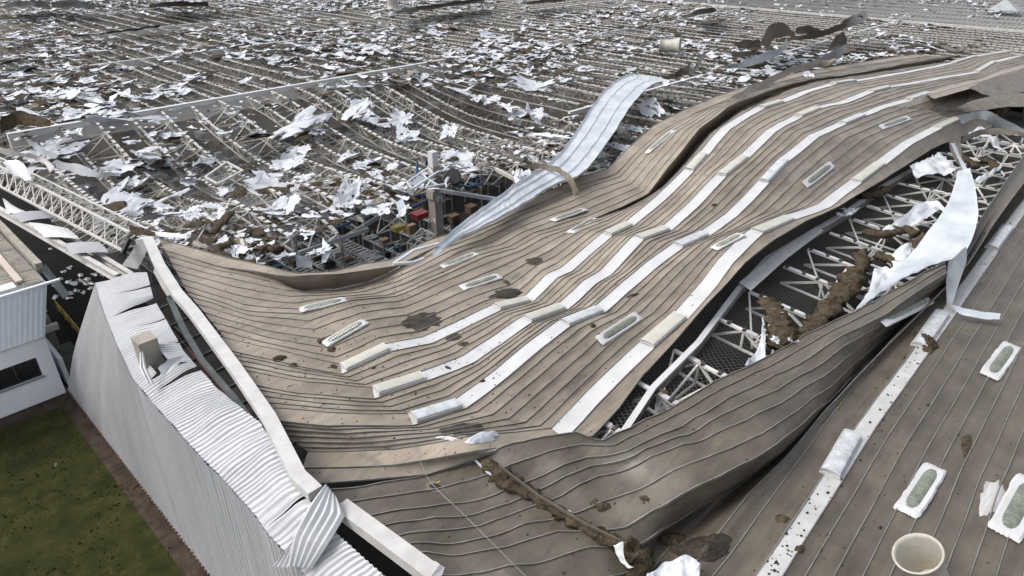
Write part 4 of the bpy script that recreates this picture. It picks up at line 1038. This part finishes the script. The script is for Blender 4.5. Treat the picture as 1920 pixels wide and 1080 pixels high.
# loose dust film of wool on the netting
tries = 0; m = MB()
while tries < 1500:
    tries += 1; px, py = rnd.uniform(0, 1900), 2 + 470 * rnd.random() ** 1.3
    if blocked(px, py): continue
    p = fieldpt(px, py, -.15); L = rnd.uniform(.4, 1.5)
    if nz(p, .12, 55) < .12: continue
    addm(m, CLU[tries % 8], p, L, L * .8, .22, rnd.uniform(0, 3))
m.build('wool_cover', WOOL, None, True, label='thin cover of brown wool lying on the netting', cat='wool', kind='stuff')

# ------------------------------------------------------------------ silver sheets and curled debris
def trough(name, lab, L, R, mt, lip=.25, sub=8, wrk=.04):
    a = curve([at(*p) for p in L], sub, .9); b = curve([at(*p) for p in R], sub, .9); rows = []
    prof = ((0, lip), (.02, 0), (.25, .0), (.29, .12), (.33, .0), (.62, 0), (.66, .12), (.70, 0), (.98, 0), (1, lip))
    for t, h in prof:
        rows.append([p.lerp(q, t) + Vector((0, 0, h * min(1, (p - q).length / 1.5) + nz(p.lerp(q, t), .7, 4) * wrk * 2 - abs(nz(p.lerp(q, t), 1.1, 6)) * wrk * 2.2)) for p, q in zip(a, b)])
    m = MB().grid(rows); register(m)
    return m.build(name, mt, None, False, label=lab, cat='metal sheet', center=True)
trough('silver_sheet', 'very long galvanised sheet curving down from the stripped roof to the torn roof edge',
    [(1190,139,13.2),(1160,150,13.2),(1130,175,13),(1105,210,12.8),(1080,250,12.7),(1040,300,12.6),(1000,328,12.5),(960,352,12.4),(930,375,12.3),(890,405,12.2),(850,435,12),(808,480,11.9)],
    [(1256,152,13.2),(1222,162,13.2),(1196,185,13),(1172,217,12.8),(1148,257,12.7),(1095,325,12.4),(1048,345,12.1),(1000,372,12),(955,402,12),(900,430,12),(852,455,11.9),(818,482,11.8)], SILVER, .22, wrk=.055)
ribbon('silver_flange', 'upturned end of the long galvanised sheet', 'metal sheet', [(1190,139,13.8),(1222,142,13.9),(1256,150,13.6)], [(1196,150,13.1),(1225,155,13.1),(1250,161,13.0)], SILVER)
ribbon('roof_strip', 'curled brown strip looping across the long galvanised sheet', 'metal strip',
    [(951,277,12.3),(958,295,12.4),(980,307,12.5),(1015,307,12.9),(1045,313,13.2),(1068,328,13.2),(1083,352,12.6),(1086,366,12)], [(962,282,12),(968,300,12),(990,316,12.1),(1020,318,12.5),(1045,324,12.8),(1060,336,12.8),(1072,355,12.2),(1074,368,11.8)], BROWN3, reg=False)
for i, (pts, lab) in enumerate(((((738,495,12.2),(775,470,12.2),(822,457,12.2)), 'thin silver channel lying loose at the torn roof edge'), (((738,495,12.2),(775,492,12.1),(795,485,12.1)), 'short silver channel joined to the thin one at its end'))):
    MB().polybar([at(*p) for p in pts], .16, .14).build('metal_channel', SILVER, None, label=lab, cat='metal strip', center=True)
# right hand silver sheet
s1 = ribbon('silver_sheet', 'twisted galvanised sheet standing up beside the opening', 'metal sheet',
    [(1795,320,13.5),(1790,345,13.3),(1775,385,12.9),(1740,435,12.4),(1705,478,12.1),(1665,520,12),(1620,560,11.9),(1600,590,11.8)], [(1818,318,13.8),(1828,355,13.6),(1834,400,13.2),(1824,445,12.8),(1805,480,12.7),(1775,490,12.6),(1700,520,12.2),(1640,560,12)], SILVER, n=9, sub=8, wrk=.09, reg=False, ribs=.08)
ribbon('silver_sheet', 'lower hanging tongue of galvanised sheet over the folded roof corner', 'metal sheet',
    [(1778,490,12.9),(1775,520,12.2),(1774,550,11.7),(1776,572,11.5)], [(1812,462,13.1),(1812,490,12.6),(1800,525,12),(1785,572,11.5)], SILVERD, reg=False)
ribbon('silver_sheet', 'curved galvanised strip end lying on the white strip', 'metal sheet',
    [(1774,566,11.9),(1800,575,11.7),(1840,583,11.6),(1876,588,11.6)], [(1780,577,11.5),(1805,589,11.4),(1842,596,11.4),(1874,599,11.4)], SILVER, reg=False)
ribbon('silver_sheet', 'thin twisted galvanised strand rising from the silver sheet', 'metal sheet',
    [(1782,268,13.8),(1795,295,13.6),(1806,318,13.6),(1812,340,13.4)], [(1790,268,13.6),(1801,293,13.4),(1813,315,13.5),(1822,340,13.3)], SILVER, reg=False)
# foil and wool at the opening
def drape(name, lab, cat, mt, L, R, wrk=.2, n=14, sub=10):
    return ribbon(name, lab, cat, L, R, mt, sub, n, wrk, reg=False)
drape('foil_sheet', 'white foil sheet crumpled across joists left of the twisted silver sheet', 'foil', FOIL, [(1655,430,11.6),(1690,405,11.9),(1735,372,12),(1765,380,12)], [(1665,445,11.3),(1705,430,11.4),(1750,400,11.6),(1778,395,11.7)])
drape('foil_sheet', 'white foil flap standing beside the long wool roll', 'foil', FOIL, [(1668,478,11.8),(1700,452,12.4),(1712,448,12.4)], [(1685,520,11.5),(1712,500,11.6),(1716,470,11.8)])
drape('foil_sheet', 'white foil sheet between wool roll and folded roof', 'foil', FOIL, [(1640,500,11.9),(1630,540,11.7),(1612,575,11.6)], [(1690,500,11.9),(1670,530,11.8),(1640,560,11.7)])
drape('foil_sheet', 'pointed white foil sliver standing against the folded roof edge', 'foil', FOIL, [(1430,590,11.8),(1425,640,11.4),(1395,688,11.2)], [(1434,600,11.7),(1436,665,11.3),(1430,675,11.2)])
drape('foil_sheet', 'wide white foil sheet high in the opening', 'foil', FOIL, [(1705,312,11.9),(1735,295,12.1),(1775,290,12)], [(1720,330,11.6),(1760,325,11.6),(1795,318,11.8)])
drape('foil_sheet', 'white foil strip right of the brown tongue', 'foil', FOIL, [(1815,340,11.9),(1850,325,12),(1880,305,12)], [(1818,350,11.7),(1850,335,11.8),(1878,315,11.8)])
drape('foil_sheet', 'small white foil at the far end of the opening', 'foil', FOIL, [(1815,248,12.6),(1840,240,12.7),(1875,262,12.3)], [(1820,260,12.4),(1845,254,12.4),(1880,285,12)])
drape('foil_sheet', 'white crumpled foil on the ground at the bottom beside the wool rope', 'foil', FOIL, [(1215,1066,11.4),(1250,1045,11.6),(1290,1042,11.6),(1312,1062,11.4)], [(1210,1085,11.2),(1245,1080,11.3),(1290,1090,11.3),(1310,1090,11.3)])
drape('foil_sheet', 'grey white foil left of the wool rope end', 'foil', STRIP, [(1150,1018,11.3),(1160,1040,11.2),(1182,1062,11.2)], [(1168,1020,11.4),(1172,1040,11.3),(1190,1060,11.2)])
drape('foil_sheet', 'torn white foil under the fold at the back edge of the torn roof', 'foil', FOIL, [(1503,140,14.2),(1515,132,14.4),(1525,138,14.3)], [(1507,146,14),(1517,144,14),(1527,144,14)])
m = lumpy(MB(), [at(1615,470,11.5), at(1612,500,11.5), at(1590,540,11.5), at(1555,580,11.4), at(1530,610,11.4), at(1500,640,11.3)], [.25, .5, .62, .5, .5, .35], 14, 2.6, .55, .55)
m.build('wool_roll', WOOL, None, True, label='thick roll of brown wool lying along the opening beside the folded roof', cat='wool', center=True)
m = lumpy(MB(), [at(1435,560,11.5), at(1455,590,11.6), at(1470,625,11.5), at(1450,650,11.2)], [.4, .6, .75, .45], 14, 2.4, .55, .35)
m.build('wool_sheet', WOOL, None, True, label='slumped brown wool blanket behind the pointed white foil', cat='wool', center=True)
m = lumpy(MB(), [at(1470,615,11.4), at(1500,640,11.3), at(1520,650,11.2)], [.5, .5, .3], 10, 2, .4, .4)
m.build('wool_sheet', WOOL, None, True, label='flat wool remnant joining the two larger wool pieces', cat='wool', center=True)
for i, (P, r_, lab) in enumerate((([(1620,435,11.4),(1655,440,11.5),(1690,430,11.4),(1720,440,11.4)], .45, 'brown wool strip under the crumpled foil in the opening'), ([(1610,368,11.2),(1640,362,11.3),(1660,355,11.2)], .5, 'wool strip tucked under the roof edge in the opening'),
    ([(1700,470,11.3),(1725,455,11.4),(1745,445,11.4)], .5, 'brown wool behind the standing foil flap'), ([(1640,478,11.5),(1670,485,11.5),(1685,500,11.4)], .4, 'arched brown wool edge at the top of the thick roll'), ([(1840,300,11.6),(1862,305,11.6),(1868,318,11.6)], .4, 'brown wool heap at the upper right of the opening'), ([(1795,285,11.8),(1815,300,11.6),(1830,312,11.6)], .4, 'brown wool beside the hanging brown tongue'))):
    lumpy(MB(), [at(*p) for p in P], r_, 10, 2, .4, .5).build('wool_strip', WOOL, None, True, label=lab, cat='wool', center=True)
for i in range(12):
    x, y = rnd.choice([(1480,650),(1500,655),(1460,635),(1440,580),(1455,585),(1590,400),(1870,312),(1760,300),(1345,395)]); p = at(x + rnd.uniform(-12, 12), y + rnd.uniform(-8, 8), 11.6)
    put(SCM[i], 'foil_scrap', p, .9, .5, .5, rnd.uniform(0, 3), 'small shiny foil scrap lying at the opening in the torn roof', 'foil', 'small foil scraps at the opening', .5)
# far curled sheets on the stripped roof
FARC = [
 ('large arched brown sheet crumpled on the far stripped roof', [(1425,80,15),(1445,45,18),(1470,42,18),(1490,60,15)], [(1440,92,12.5),(1452,72,14),(1478,68,14.5),(1492,70,13)], BROWN3),
 ('brown strip rising right from the arched sheet to its shiny end', [(1455,72,13.5),(1500,66,13.5),(1540,58,14),(1590,38,16),(1618,28,16.5)], [(1455,80,12.5),(1500,74,12.5),(1545,68,12.8),(1592,50,14),(1618,42,14.5)], BROWN3),
 ('bluish silver end of the rising brown strip', [(1575,42,15.5),(1598,28,17),(1625,20,17)], [(1585,52,14),(1605,48,14.5),(1628,34,15)], SILVER),
 ('brown sheet folded flat behind the arched one', [(1492,52,14),(1515,48,14.5),(1545,58,13.5)], [(1492,62,12.5),(1515,64,12.5),(1542,66,12)], BROWN3),
 ('long tapering sheet, brown then silver, below the arched one', [(1475,70,14),(1462,90,13.5),(1430,100,13.3),(1385,118,12.8),(1345,124,12.3)], [(1480,82,12.6),(1465,98,12.4),(1440,112,12.2),(1395,126,12),(1345,127,12)], SILVER),
 ('upright brown sheet beside the torn roof at the far right', [(1550,95,14),(1565,70,16.5),(1580,58,17.5),(1588,70,16)], [(1548,100,12.3),(1562,92,13),(1578,88,13.5),(1588,86,13.5)], BROWN3),
 ('silver strip running down from the upright brown sheet', [(1588,82,14.5),(1560,95,14),(1530,110,13.5),(1505,122,13)], [(1578,108,12.6),(1560,110,12.5),(1540,118,12.3),(1505,126,12.2)], SILVER),
 ('brown underside strip resting on the back of the torn roof', [(1575,108,14.6),(1540,112,14.2),(1490,124,14.6),(1430,150,15.2),(1370,180,15.6)], [(1560,122,13.6),(1535,124,13.6),(1490,136,14),(1440,160,14.6),(1385,186,15.2)], BROWN3),
 ('brown crumpled sheet left of the arched one', [(1378,82,14),(1400,74,14.5),(1425,75,14)], [(1385,92,12.2),(1405,90,12.2),(1428,90,12.2)], BROWN3),
 ('low brown sheet lying flat in front of the arched one', [(1372,100,13),(1400,95,13.5),(1430,97,13)], [(1370,104,12.2),(1400,104,12.2),(1430,104,12.2)], BROWN3),
 ('dark curled sheet lying alone far back right of centre', [(1292,25,14),(1315,16,16),(1340,14,15)], [(1295,28,12.5),(1318,26,12.5),(1345,22,12.5)], BROWN3),
 ('dark pipe like strip bent up beside the long galvanised sheet', [(1278,135,13.5),(1300,128,13.5),(1312,105,15.5),(1320,98,16)], [(1278,141,12.8),(1304,136,12.6),(1318,112,14.5),(1324,100,15.4)], SILVERD),
 ('brown sheet end at the top of the long galvanised sheet', [(1240,143,13.6),(1262,138,13.6),(1278,128,14.5),(1295,118,14.5)], [(1245,150,13),(1270,146,13),(1280,142,13),(1292,138,13)], BROWN3),
 ('long dark sheet lying across the far roof at the top centre', [(775,14,14),(850,3,15),(905,-5,15)], [(780,20,12.5),(860,10,12.6),(910,3,12.6)], BROWN3),
 ('dark sheet left of the long one at the top centre', [(740,22,14),(765,15,14.6),(785,17,14)], [(745,26,12.5),(765,24,12.5),(785,22,12.5)], SILVERD),
 ('second long dark sheet at the top centre', [(985,3,14),(1040,-3,14),(1060,-5,14)], [(988,8,12.5),(1030,5,12.5),(1060,2,12.5)], BROWN3),
 ('dark sheet mass at the top left edge beside the pale sheets', [(280,8,14.5),(330,2,15),(390,4,14)], [(285,14,12.5),(330,12,12.5),(392,12,12.5)], BROWN3),
 ('long black bar lying across the joists at the upper left', [(133,66,12.6),(180,62,12.6),(240,54,12.6),(300,46,12.6)], [(135,69,12),(180,65,12),(240,58,12),(301,50,12)], BLACKR),
 ('short dark bar at the left edge', [(-5,118,12.8),(20,112,12.8),(38,106,12.8)], [(-5,123,12),(20,118,12),(38,112,12)], BLACKR),
 ('pale silver sheet lying at the top left corner', [(8,8,14.5),(30,2,15),(60,0,15),(90,3,14)], [(10,15,12.5),(32,14,12.5),(60,13,12.5),(92,12,12.5)], SILVER),
 ('pale silver sheet beside the corner one at the top left', [(95,4,14.5),(130,-1,15),(165,4,14.5),(178,12,13.5)], [(98,14,12.5),(130,14,12.5),(160,16,12.5),(178,17,12.5)], SILVER),
 ('grey sheet crossing the wool at the left above the concrete beam', [(0,224,13.2),(30,205,13.4),(60,212,13),(95,225,12.6)], [(0,250,12),(30,235,12.2),(62,238,12),(95,238,12)], WOOL),
 ('grey tube like flashing bending at the left edge', [(-5,275,13),(40,285,13),(75,292,13),(97,305,12.8),(103,318,12.3)], [(-5,286,12.4),(40,294,12.4),(68,300,12.4),(88,312,12.4),(92,322,12.1)], WHITE),
 ('long pale foil band lying right of the bent flashing', [(100,300,12),(150,308,12),(190,322,11.7),(225,322,11.5)], [(105,312,11.4),(150,325,11.3),(190,332,11.2),(225,330,11.2)], FOIL),
 ('white foil bag shape at the left edge above the girder', [(5,305,12.6),(35,300,12.8),(55,318,12.6)], [(20,325,11.8),(45,335,11.8),(60,340,11.8)], FOIL),
 ('bluish foil sheet hanging below the left end of the concrete beam', [(50,258,12),(80,275,11.5),(110,292,11)], [(55,268,11),(80,290,10.6),(105,300,10.5)], SILVER),
]
for lab, L, R, mt in FARC: ribbon('curled_sheet' if mt is not FOIL else 'foil_sheet', lab, 'metal sheet' if mt not in (FOIL, WOOL) else 'foil' if mt is FOIL else 'wool', L, R, mt, 5, 5, .12, reg=False)
# pyramid cap, far ventilator
p = at(1885, 18, 12.2)
m = MB(); m.v = [p + Vector(v) for v in ((-2.6, -3, 0), (2.6, -3, 0), (2.6, 3, 0), (-2.6, 3, 0), (0, .5, 2.2))]; m.f = [(0, 1, 4), (1, 2, 4), (2, 3, 4), (3, 0, 4)]
m.build('pyramid_cover', SILVERD, None, label='silver pyramid shaped cover at the upper right far roof', cat='cover', center=True)
def ventilator(name, base, axis, r0, r1, L, lab, rim=.05):
    v = thing(name, lab, 'ventilator', base); axis = axis.normalized(); a = axis.cross(Vector((.3, .9, .1))).normalized(); b = axis.cross(a)
    K = 40
    def ring(t, r): return [base + axis * L * t + (a * math.cos(x) + b * math.sin(x)) * r for x in [2 * math.pi * i / K for i in range(K)]]
    prof = [(0, r0 * 1.25), (.03, r0 * 1.25), (.06, r0), (.35, r0 * 1.0), (.7, r0 + (r1 - r0) * .35), (1, r1), (1.01, r1 + rim), (1.035, r1 + rim), (1.035, r1 - .01), (.98, r1 - .04), (.7, r0 + (r1 - r0) * .35 - .04), (.4, r0 - .04)]
    MB().grid([ring(t, r) for t, r in prof], True).build('shell', VENT, v, True)
    m = MB(); m.v = [base + axis * L * .47] + ring(.42, r0 - .05); m.f = [(0, 1 + i, 1 + (i + 1) % K) for i in range(K)]; m.build('damper', VENTD, v)
    m = MB().tube([base + axis * L * .45, base + axis * L * .58], r0 * .3, 12); m.build('motor', VENTD, v, True)
    return v
VENT = mat('pale fibreglass', (.36, .345, .3), (.46, .44, .39), 1.4, .5, 0, c3=(.36, .32, .26), t3=.6, s3=2); VENTD = mat('dusty damper', (.42, .36, .27), (.5, .44, .34), 3, .8)
vb = at(1765, 1125, 11.05)
ventilator('roof_ventilator', vb, (at(1722,1040,13.0) - vb), .5, .67, (at(1722,1040,13.0) - vb).length, 'large round pale ventilator funnel standing on the standing roof at the bottom right')
vf = at(1238, 86, 12.4)
ventilator('roof_ventilator', vf, RT * 1.0 + UP * -.1 - FW * .35, .9, 1.2, 3., 'small toppled ventilator funnel lying on the far stripped roof')
vf = at(737, 16, 11.2)
ventilator('roof_ventilator', vf, Vector((0, 0, 1)), 1.3, 1.4, 2.6, 'tiny upright ventilator far back at the top centre')

# ------------------------------------------------------------------ concrete column, lattice cage, racks
cz = 12.2; ct = at(812, 300, cz)
col = thing('concrete_column', 'tall grey concrete column numbered 34 and 19 standing in the open racks', 'column', (ct.x, ct.y, 0))
W2 = .42
MB().box(ct.x - W2, ct.y - W2, 0, ct.x + W2, ct.y + W2, cz - .5).build('shaft', CONCG, col)
MB().box(ct.x - W2 * .75, ct.y - W2 * .75, cz - .495, ct.x + W2 * .75, ct.y + W2 * .75, cz + .75).build('head', STRIP, col)
MB().box(ct.x - W2 - .22, ct.y - W2 - .05, cz - 3.3, ct.x - W2 - .002, ct.y + W2, cz - 2.6).build('corbel', CONCG, col)
DG = {'1': [(.5,0,.5,1)], '2': [(0,1,1,1),(1,1,1,.5),(1,.5,0,.5),(0,.5,0,0),(0,0,1,0)], '3': [(0,1,1,1),(1,1,1,0),(0,.5,1,.5),(0,0,1,0)], '4': [(0,1,0,.5),(0,.5,1,.5),(1,1,1,0)], '9': [(1,0,1,1),(1,1,0,1),(0,1,0,.5),(0,.5,1,.5)]}
NUM = mat('stencil paint white', (.75, .77, .8), None, 1, .7)
def digits(txt, o, ax, s, name='number_plate'):
    m = MB()
    out = Vector((0, -1, 0)) if abs(ax.x) > .5 else Vector((-1, 0, 0))
    for i, ch in enumerate(txt):
        for (x0, y0, x1, y1) in DG[ch]:
            a = o + ax * (i * s * .95 + x0 * s * .6) + Vector((0, 0, y0 * s)) ; b = o + ax * (i * s * .95 + x1 * s * .6) + Vector((0, 0, y1 * s))
            m.bar(a, b, .07, .07)
    m.build(name, NUM, col)
digits('34', Vector((ct.x - W2 + .15, ct.y - W2 - .015, cz - 3.55)), Vector((1, 0, 0)), .42)
digits('19', Vector((ct.x - W2 - .015, ct.y + W2 - .15, cz - 5.6)), Vector((0, -1, 0)), .42)
# lattice cage hanging on the column
cg = thing('metal_cage', 'light grey bent metal lattice frame hanging around the concrete column', 'frame', ct)
def cb(a, b, w=.13): bar_obj('frame_bar', at(*a), at(*b), w, w, SILVER, cg)
for a, b in (((763,342,12.3),(803,315,12.3)),((763,342,12.3),(773,354,12.1)),((773,354,12.1),(822,322,12.4)),((790,323,12.3),(802,338,12.2)),((803,315,12.3),(812,326,12.3)),((822,322,12.4),(850,318,12.4)),((825,310,12.4),(855,307,12.4)),((850,318,12.4),(880,313,12.3)),
             ((798,352,12.1),(835,345,12)),((835,345,12),(850,318,12.4)),((830,310,12.4),(842,320,12.3)),((842,310,12.4),(830,322,12.3)),((804,337,12.2),(820,347,12)),((812,330,12.2),(800,350,12)),((845,325,12.3),(835,340,12.1)),((835,340,12.1),(837,352,11.9))): cb(a, b)
MB().grid([[at(784,328,12.35), at(800,336,12.25)], [at(770,345,12.2), at(786,352,12.1)]]).build('grey_panel', SILVERD, cg)
MB().tube([at(850,330,12.3), at(852,332,11.4)], .6, 20).build('fan_shroud', DARKIN, cg)
MB().grid([[at(765,342,12.2), at(773,354,12)], [at(762,360,11.4), at(771,366,11.3)]]).build('side_panel', SILVERD, cg)
# blue pipes, grey beams under the roof
pp = thing('blue_pipework', 'blue pipes hanging in the opening around the concrete column', 'pipe', at(800,350,11))
for pts in (((800,300,11.5),(801,345,9),(802,380,7.5)), ((852,345,10.5),(878,350,10.3),(905,345,10.3)), ((740,400,9.8),(770,390,9.8),(795,378,9.8)), ((745,372,10.6),(768,360,10.6)), ((560,445,9.5),(640,425,9.5),(690,402,9.6)), ((782,305,11.4),(782,330,11))):
    MB().tube([at(*p) for p in pts], .11, 6).build('pipe', BLUE, pp, True)
for i, (a, b, lab) in enumerate((((560,475,9.6),(690,430,9.4),'grey steel beam running right through the open racks'), ((640,450,9.4),(720,400,9.6),'second grey steel beam crossing the racks'), ((825,357,10.2),(1000,385,10),'grey steel beam right of the concrete column'), ((930,318,11),(1003,355,10.2),'broken cream joist end right of the column'), ((450,440,11),(460,475,10.5),'short steel angle near the torn roof corner'))):
    MB().bar(at(*a), at(*b), .22, .3).build('steel_beam', SILVERD if i < 3 else JOIST, None, label=lab, cat='beam', center=True)
# pallet racks
BX = [CARD, CARD, mat('kraft box', (.16, .11, .065), (.22, .155, .1), 1, .9), mat('grey tote', (.1, .105, .11), None, 1, .6), DARKIN, mat('blue tote', (.02, .045, .09), None, 1, .6), mat('white carton', (.4, .4, .38), None, 1, .7), DARKIN, DARKIN, DARKG, DARKIN]
RACKM = mat('rack grey', (.16, .165, .17), (.36, .37, .37), 1.2, .5, .0)
def rack(x, y, L, levels, lab, hh=1.7, seed=0, orient='y', boxes=.55, bm=ORANGE):
    r = thing('pallet_rack', lab, 'shelving', (x, y, 0), 'storage racks under the stripped roof'); rr = random.Random(seed); D = 1.1
    top = levels * hh
    nb = max(1, int(L / 2.8))
    up_m = MB(); bms = MB()
    for k_ in range(nb + 1):
        yy = y + L * k_ / nb
        for xx in (x, x + D): 
            MB().bar((xx, yy, 0), (xx, yy, top + .3), .1, .1).build('upright', RACKM, r) if k_ % 2 == 0 or nb < 4 else up_m.bar((xx, yy, 0), (xx, yy, top + .3), .1, .1)
    for l in range(1, levels + 1):
        for xx in (x, x + D): MB().bar((xx, y, l * hh), (xx, y + L, l * hh), .08, .13).build('beam', bm, r)
        for q in range(int(L / .45)):
            yy = y + .2 + q * .45
            bms.box(x + .06, yy, l * hh + .07, x + D - .06, yy + .2, l * hh + .1)
        for q in range(int(L / .7)):
            if rr.random() < boxes:
                yy = y + .1 + q * .7 + rr.uniform(0, .15); h_ = .15 + .7 * rr.random() ** 2
                m_ = MB().box(x + .12 + rr.uniform(0, .1), yy, l * hh + .105, x + D - .15, yy + rr.uniform(.3, .6), l * hh + .1 + h_); m_.build('crate', rr.choice(BX), r)
    bms.build('shelf_slats', RACKM, r, kind='stuff')
    if up_m.v: up_m.build('uprights', RACKM, r, kind='stuff')
k = 0
for i, x in enumerate((16.5, 19.3, 22.2, 25.4, 28.4, 31.4, 34.5, 38)):
    rack(x, 30, 19, (4 if i % 3 else 5) if x < 27 else 3, '%s long storage rack from the left in the opening by the concrete column' % ORD[k], 1.55, i, boxes=.42, bm=RACKM); k += 1
k = 0
for i, x in enumerate((17.5, 21, 24.5, 28, 32, 36, 40, 44, 48, 52, 56)):
    rack(x, 55 + (i % 3), 26, 4, '%s storage rack from the left seen through the netting of the sagging bay' % ORD[k], 1.3, 50 + i, boxes=.35, bm=ORANGE if i in (1, 7) else RACKM); k += 1
# far below: goods nobody could count
m = MB(); m3 = MB(); m4 = MB()
for i in range(2600):
    x = rnd.uniform(16, 165); y = rnd.uniform(-5, 200)
    if (x < 60 and 29 < y < 83) or (x < 95 and y < 32): continue
    x = 16 + 3.4 * round((x - 16) / 3.4); h0 = rnd.choice((1.5, 3, 4.5, 6)); s = rnd.uniform(.5, 1.1)
    rnd.choice((m, m, m3, m4)).box(x, y, h0 - s, x + 1.1, y + rnd.uniform(.6, 3), h0)
m.build('stored_goods', CARD, None, label='masses of brown cartons stored under the stripped roof', cat='goods', kind='stuff'); m3.build('stored_goods', RACKM, None, label='masses of grey shelving parts stored under the stripped roof', cat='goods', kind='stuff'); m4.build('stored_goods', DARKG, None, label='masses of dark goods stored under the stripped roof', cat='goods', kind='stuff')
# red and yellow things seen by the column, wire crate
for (x, y, z, sx, sy, sz, mt, lab) in ((786,398,7.4,1.3,1.0,.5,RED,'red plastic crate on a rack left of the concrete column'), (747,423,8.3,1.0,.6,.4,YEL,'yellow case on a rack lower left of the column'), (850,403,6.3,.9,.7,.6,CARD,'brown carton on the rack right of the concrete column'),
        (883,385,7.0,.8,.8,.7,CARD,'taller brown carton under the grey beam right of the column')):
    p = at(x, y, z); MB().box(p.x - sx / 2, p.y - sy / 2, p.z - sz, p.x + sx / 2, p.y + sy / 2, p.z).box(p.x - sx / 2 - .03, p.y - sy / 2 - .03, p.z - .1, p.x + sx / 2 + .03, p.y + sy / 2 + .03, p.z + .02).build('crate', mt, None, label=lab, cat='crate', center=True)
cr_ = thing('wire_crate', 'open steel frame crate at the foot of the concrete column', 'crate', at(790,440,7))
q = [at(763,455,7.2), at(790,428,7.2), at(815,440,7.2), at(790,465,7.2)]
for i in range(4):
    bar_obj('bar', q[i], q[(i + 1) % 4], .07, .07, JOIST, cr_); bar_obj('bar', q[i] - Vector((0, 0, .8)), q[(i + 1) % 4] - Vector((0, 0, .8)), .07, .07, JOIST, cr_); bar_obj('bar', q[i], q[i] - Vector((0, 0, .8)), .07, .07, JOIST, cr_)
# white window frame hanging in the net and hanging foil by the torn edge
wf = thing('loose_frame', 'empty white rectangular frame lying among the joists', 'frame', at(430,320,9))
q = [at(385,332,8.9), at(425,304,8.9), at(455,320,8.9), at(408,345,8.9)]
for i in range(4): bar_obj('frame_bar', q[i], q[(i + 1) % 4], .2, .15, WHITE, wf)
for (L, R, lab) in (([(553,478,11),(555,490,10.6),(556,502,10.2)], [(583,480,11),(584,490,10.6),(586,502,10.2)], 'pale rectangular panel hanging at the torn roof edge'), ([(605,445,11.3),(604,470,10.8),(603,492,10.3)], [(610,452,11.3),(622,468,10.8),(611,492,10.3)], 'narrow pointed foil hanging at the torn roof edge'), ([(742,378,11.2),(745,392,10.9),(750,405,10.6)], [(755,372,11.2),(762,390,10.9),(768,402,10.6)], 'pale bluish foil flag hanging left of the column')):
    ribbon('hanging_foil', lab, 'foil', L, R, SILVER, reg=False, wrk=.03)
for (P, lab) in (([(430,455,11.3),(405,470,11.3),(440,490,11.3),(480,490,11.2)], 'brown wool sagging at the back edge left end'), ([(395,440,11.4),(410,425,11.4),(430,400,11.3)], 'brown wool strip standing at the back edge left end'), ([(482,470,11.2),(500,462,11.2),(520,470,11.1)], 'brown wool clump by the short broken joists')):
    lumpy(MB(), [at(*p) for p in P], .35, 9, 2, .4, .5).build('wool_strip', WOOL, None, True, label=lab, cat='wool', center=True)

# ------------------------------------------------------------------ far grey roof still in place
fr = thing('far_roof', 'grey ribbed roof still standing beyond the stripped part at the upper right', 'roof', (168, 40, 11))
for i in range(30):
    x0 = 168 + i * 4
    MB().box(x0, -40, 10.6, x0 + 3.98, 230, 11.0 + .25 * (i % 2)).build('roof_panel', FARROOF, fr)
m = MB()
for i in range(260):
    y = -30 + i * .9; m.bar((168, y, 11.3), (286, y, 11.32), .1, .12)
m.build('ribs', SEAML, fr, kind='stuff')
for x, y, lab in ((168.0, 1, 'a'),):
    MB().bar((167.7, -20, 11.2), (167.7, 200, 11.2), .3, .5).build('edge_flashing', WHITE, fr)
o = MB().box(60, 262, 0, 300, 264, 20).build('dark_wall', DARKG, None, label='dark far wall behind the stripped roof at the top left corner', cat='wall', center=True)
print('objects', len(bpy.data.objects), 'tris', sum(len(o.data.polygons) * 2 for o in bpy.data.objects if o.type == 'MESH'))
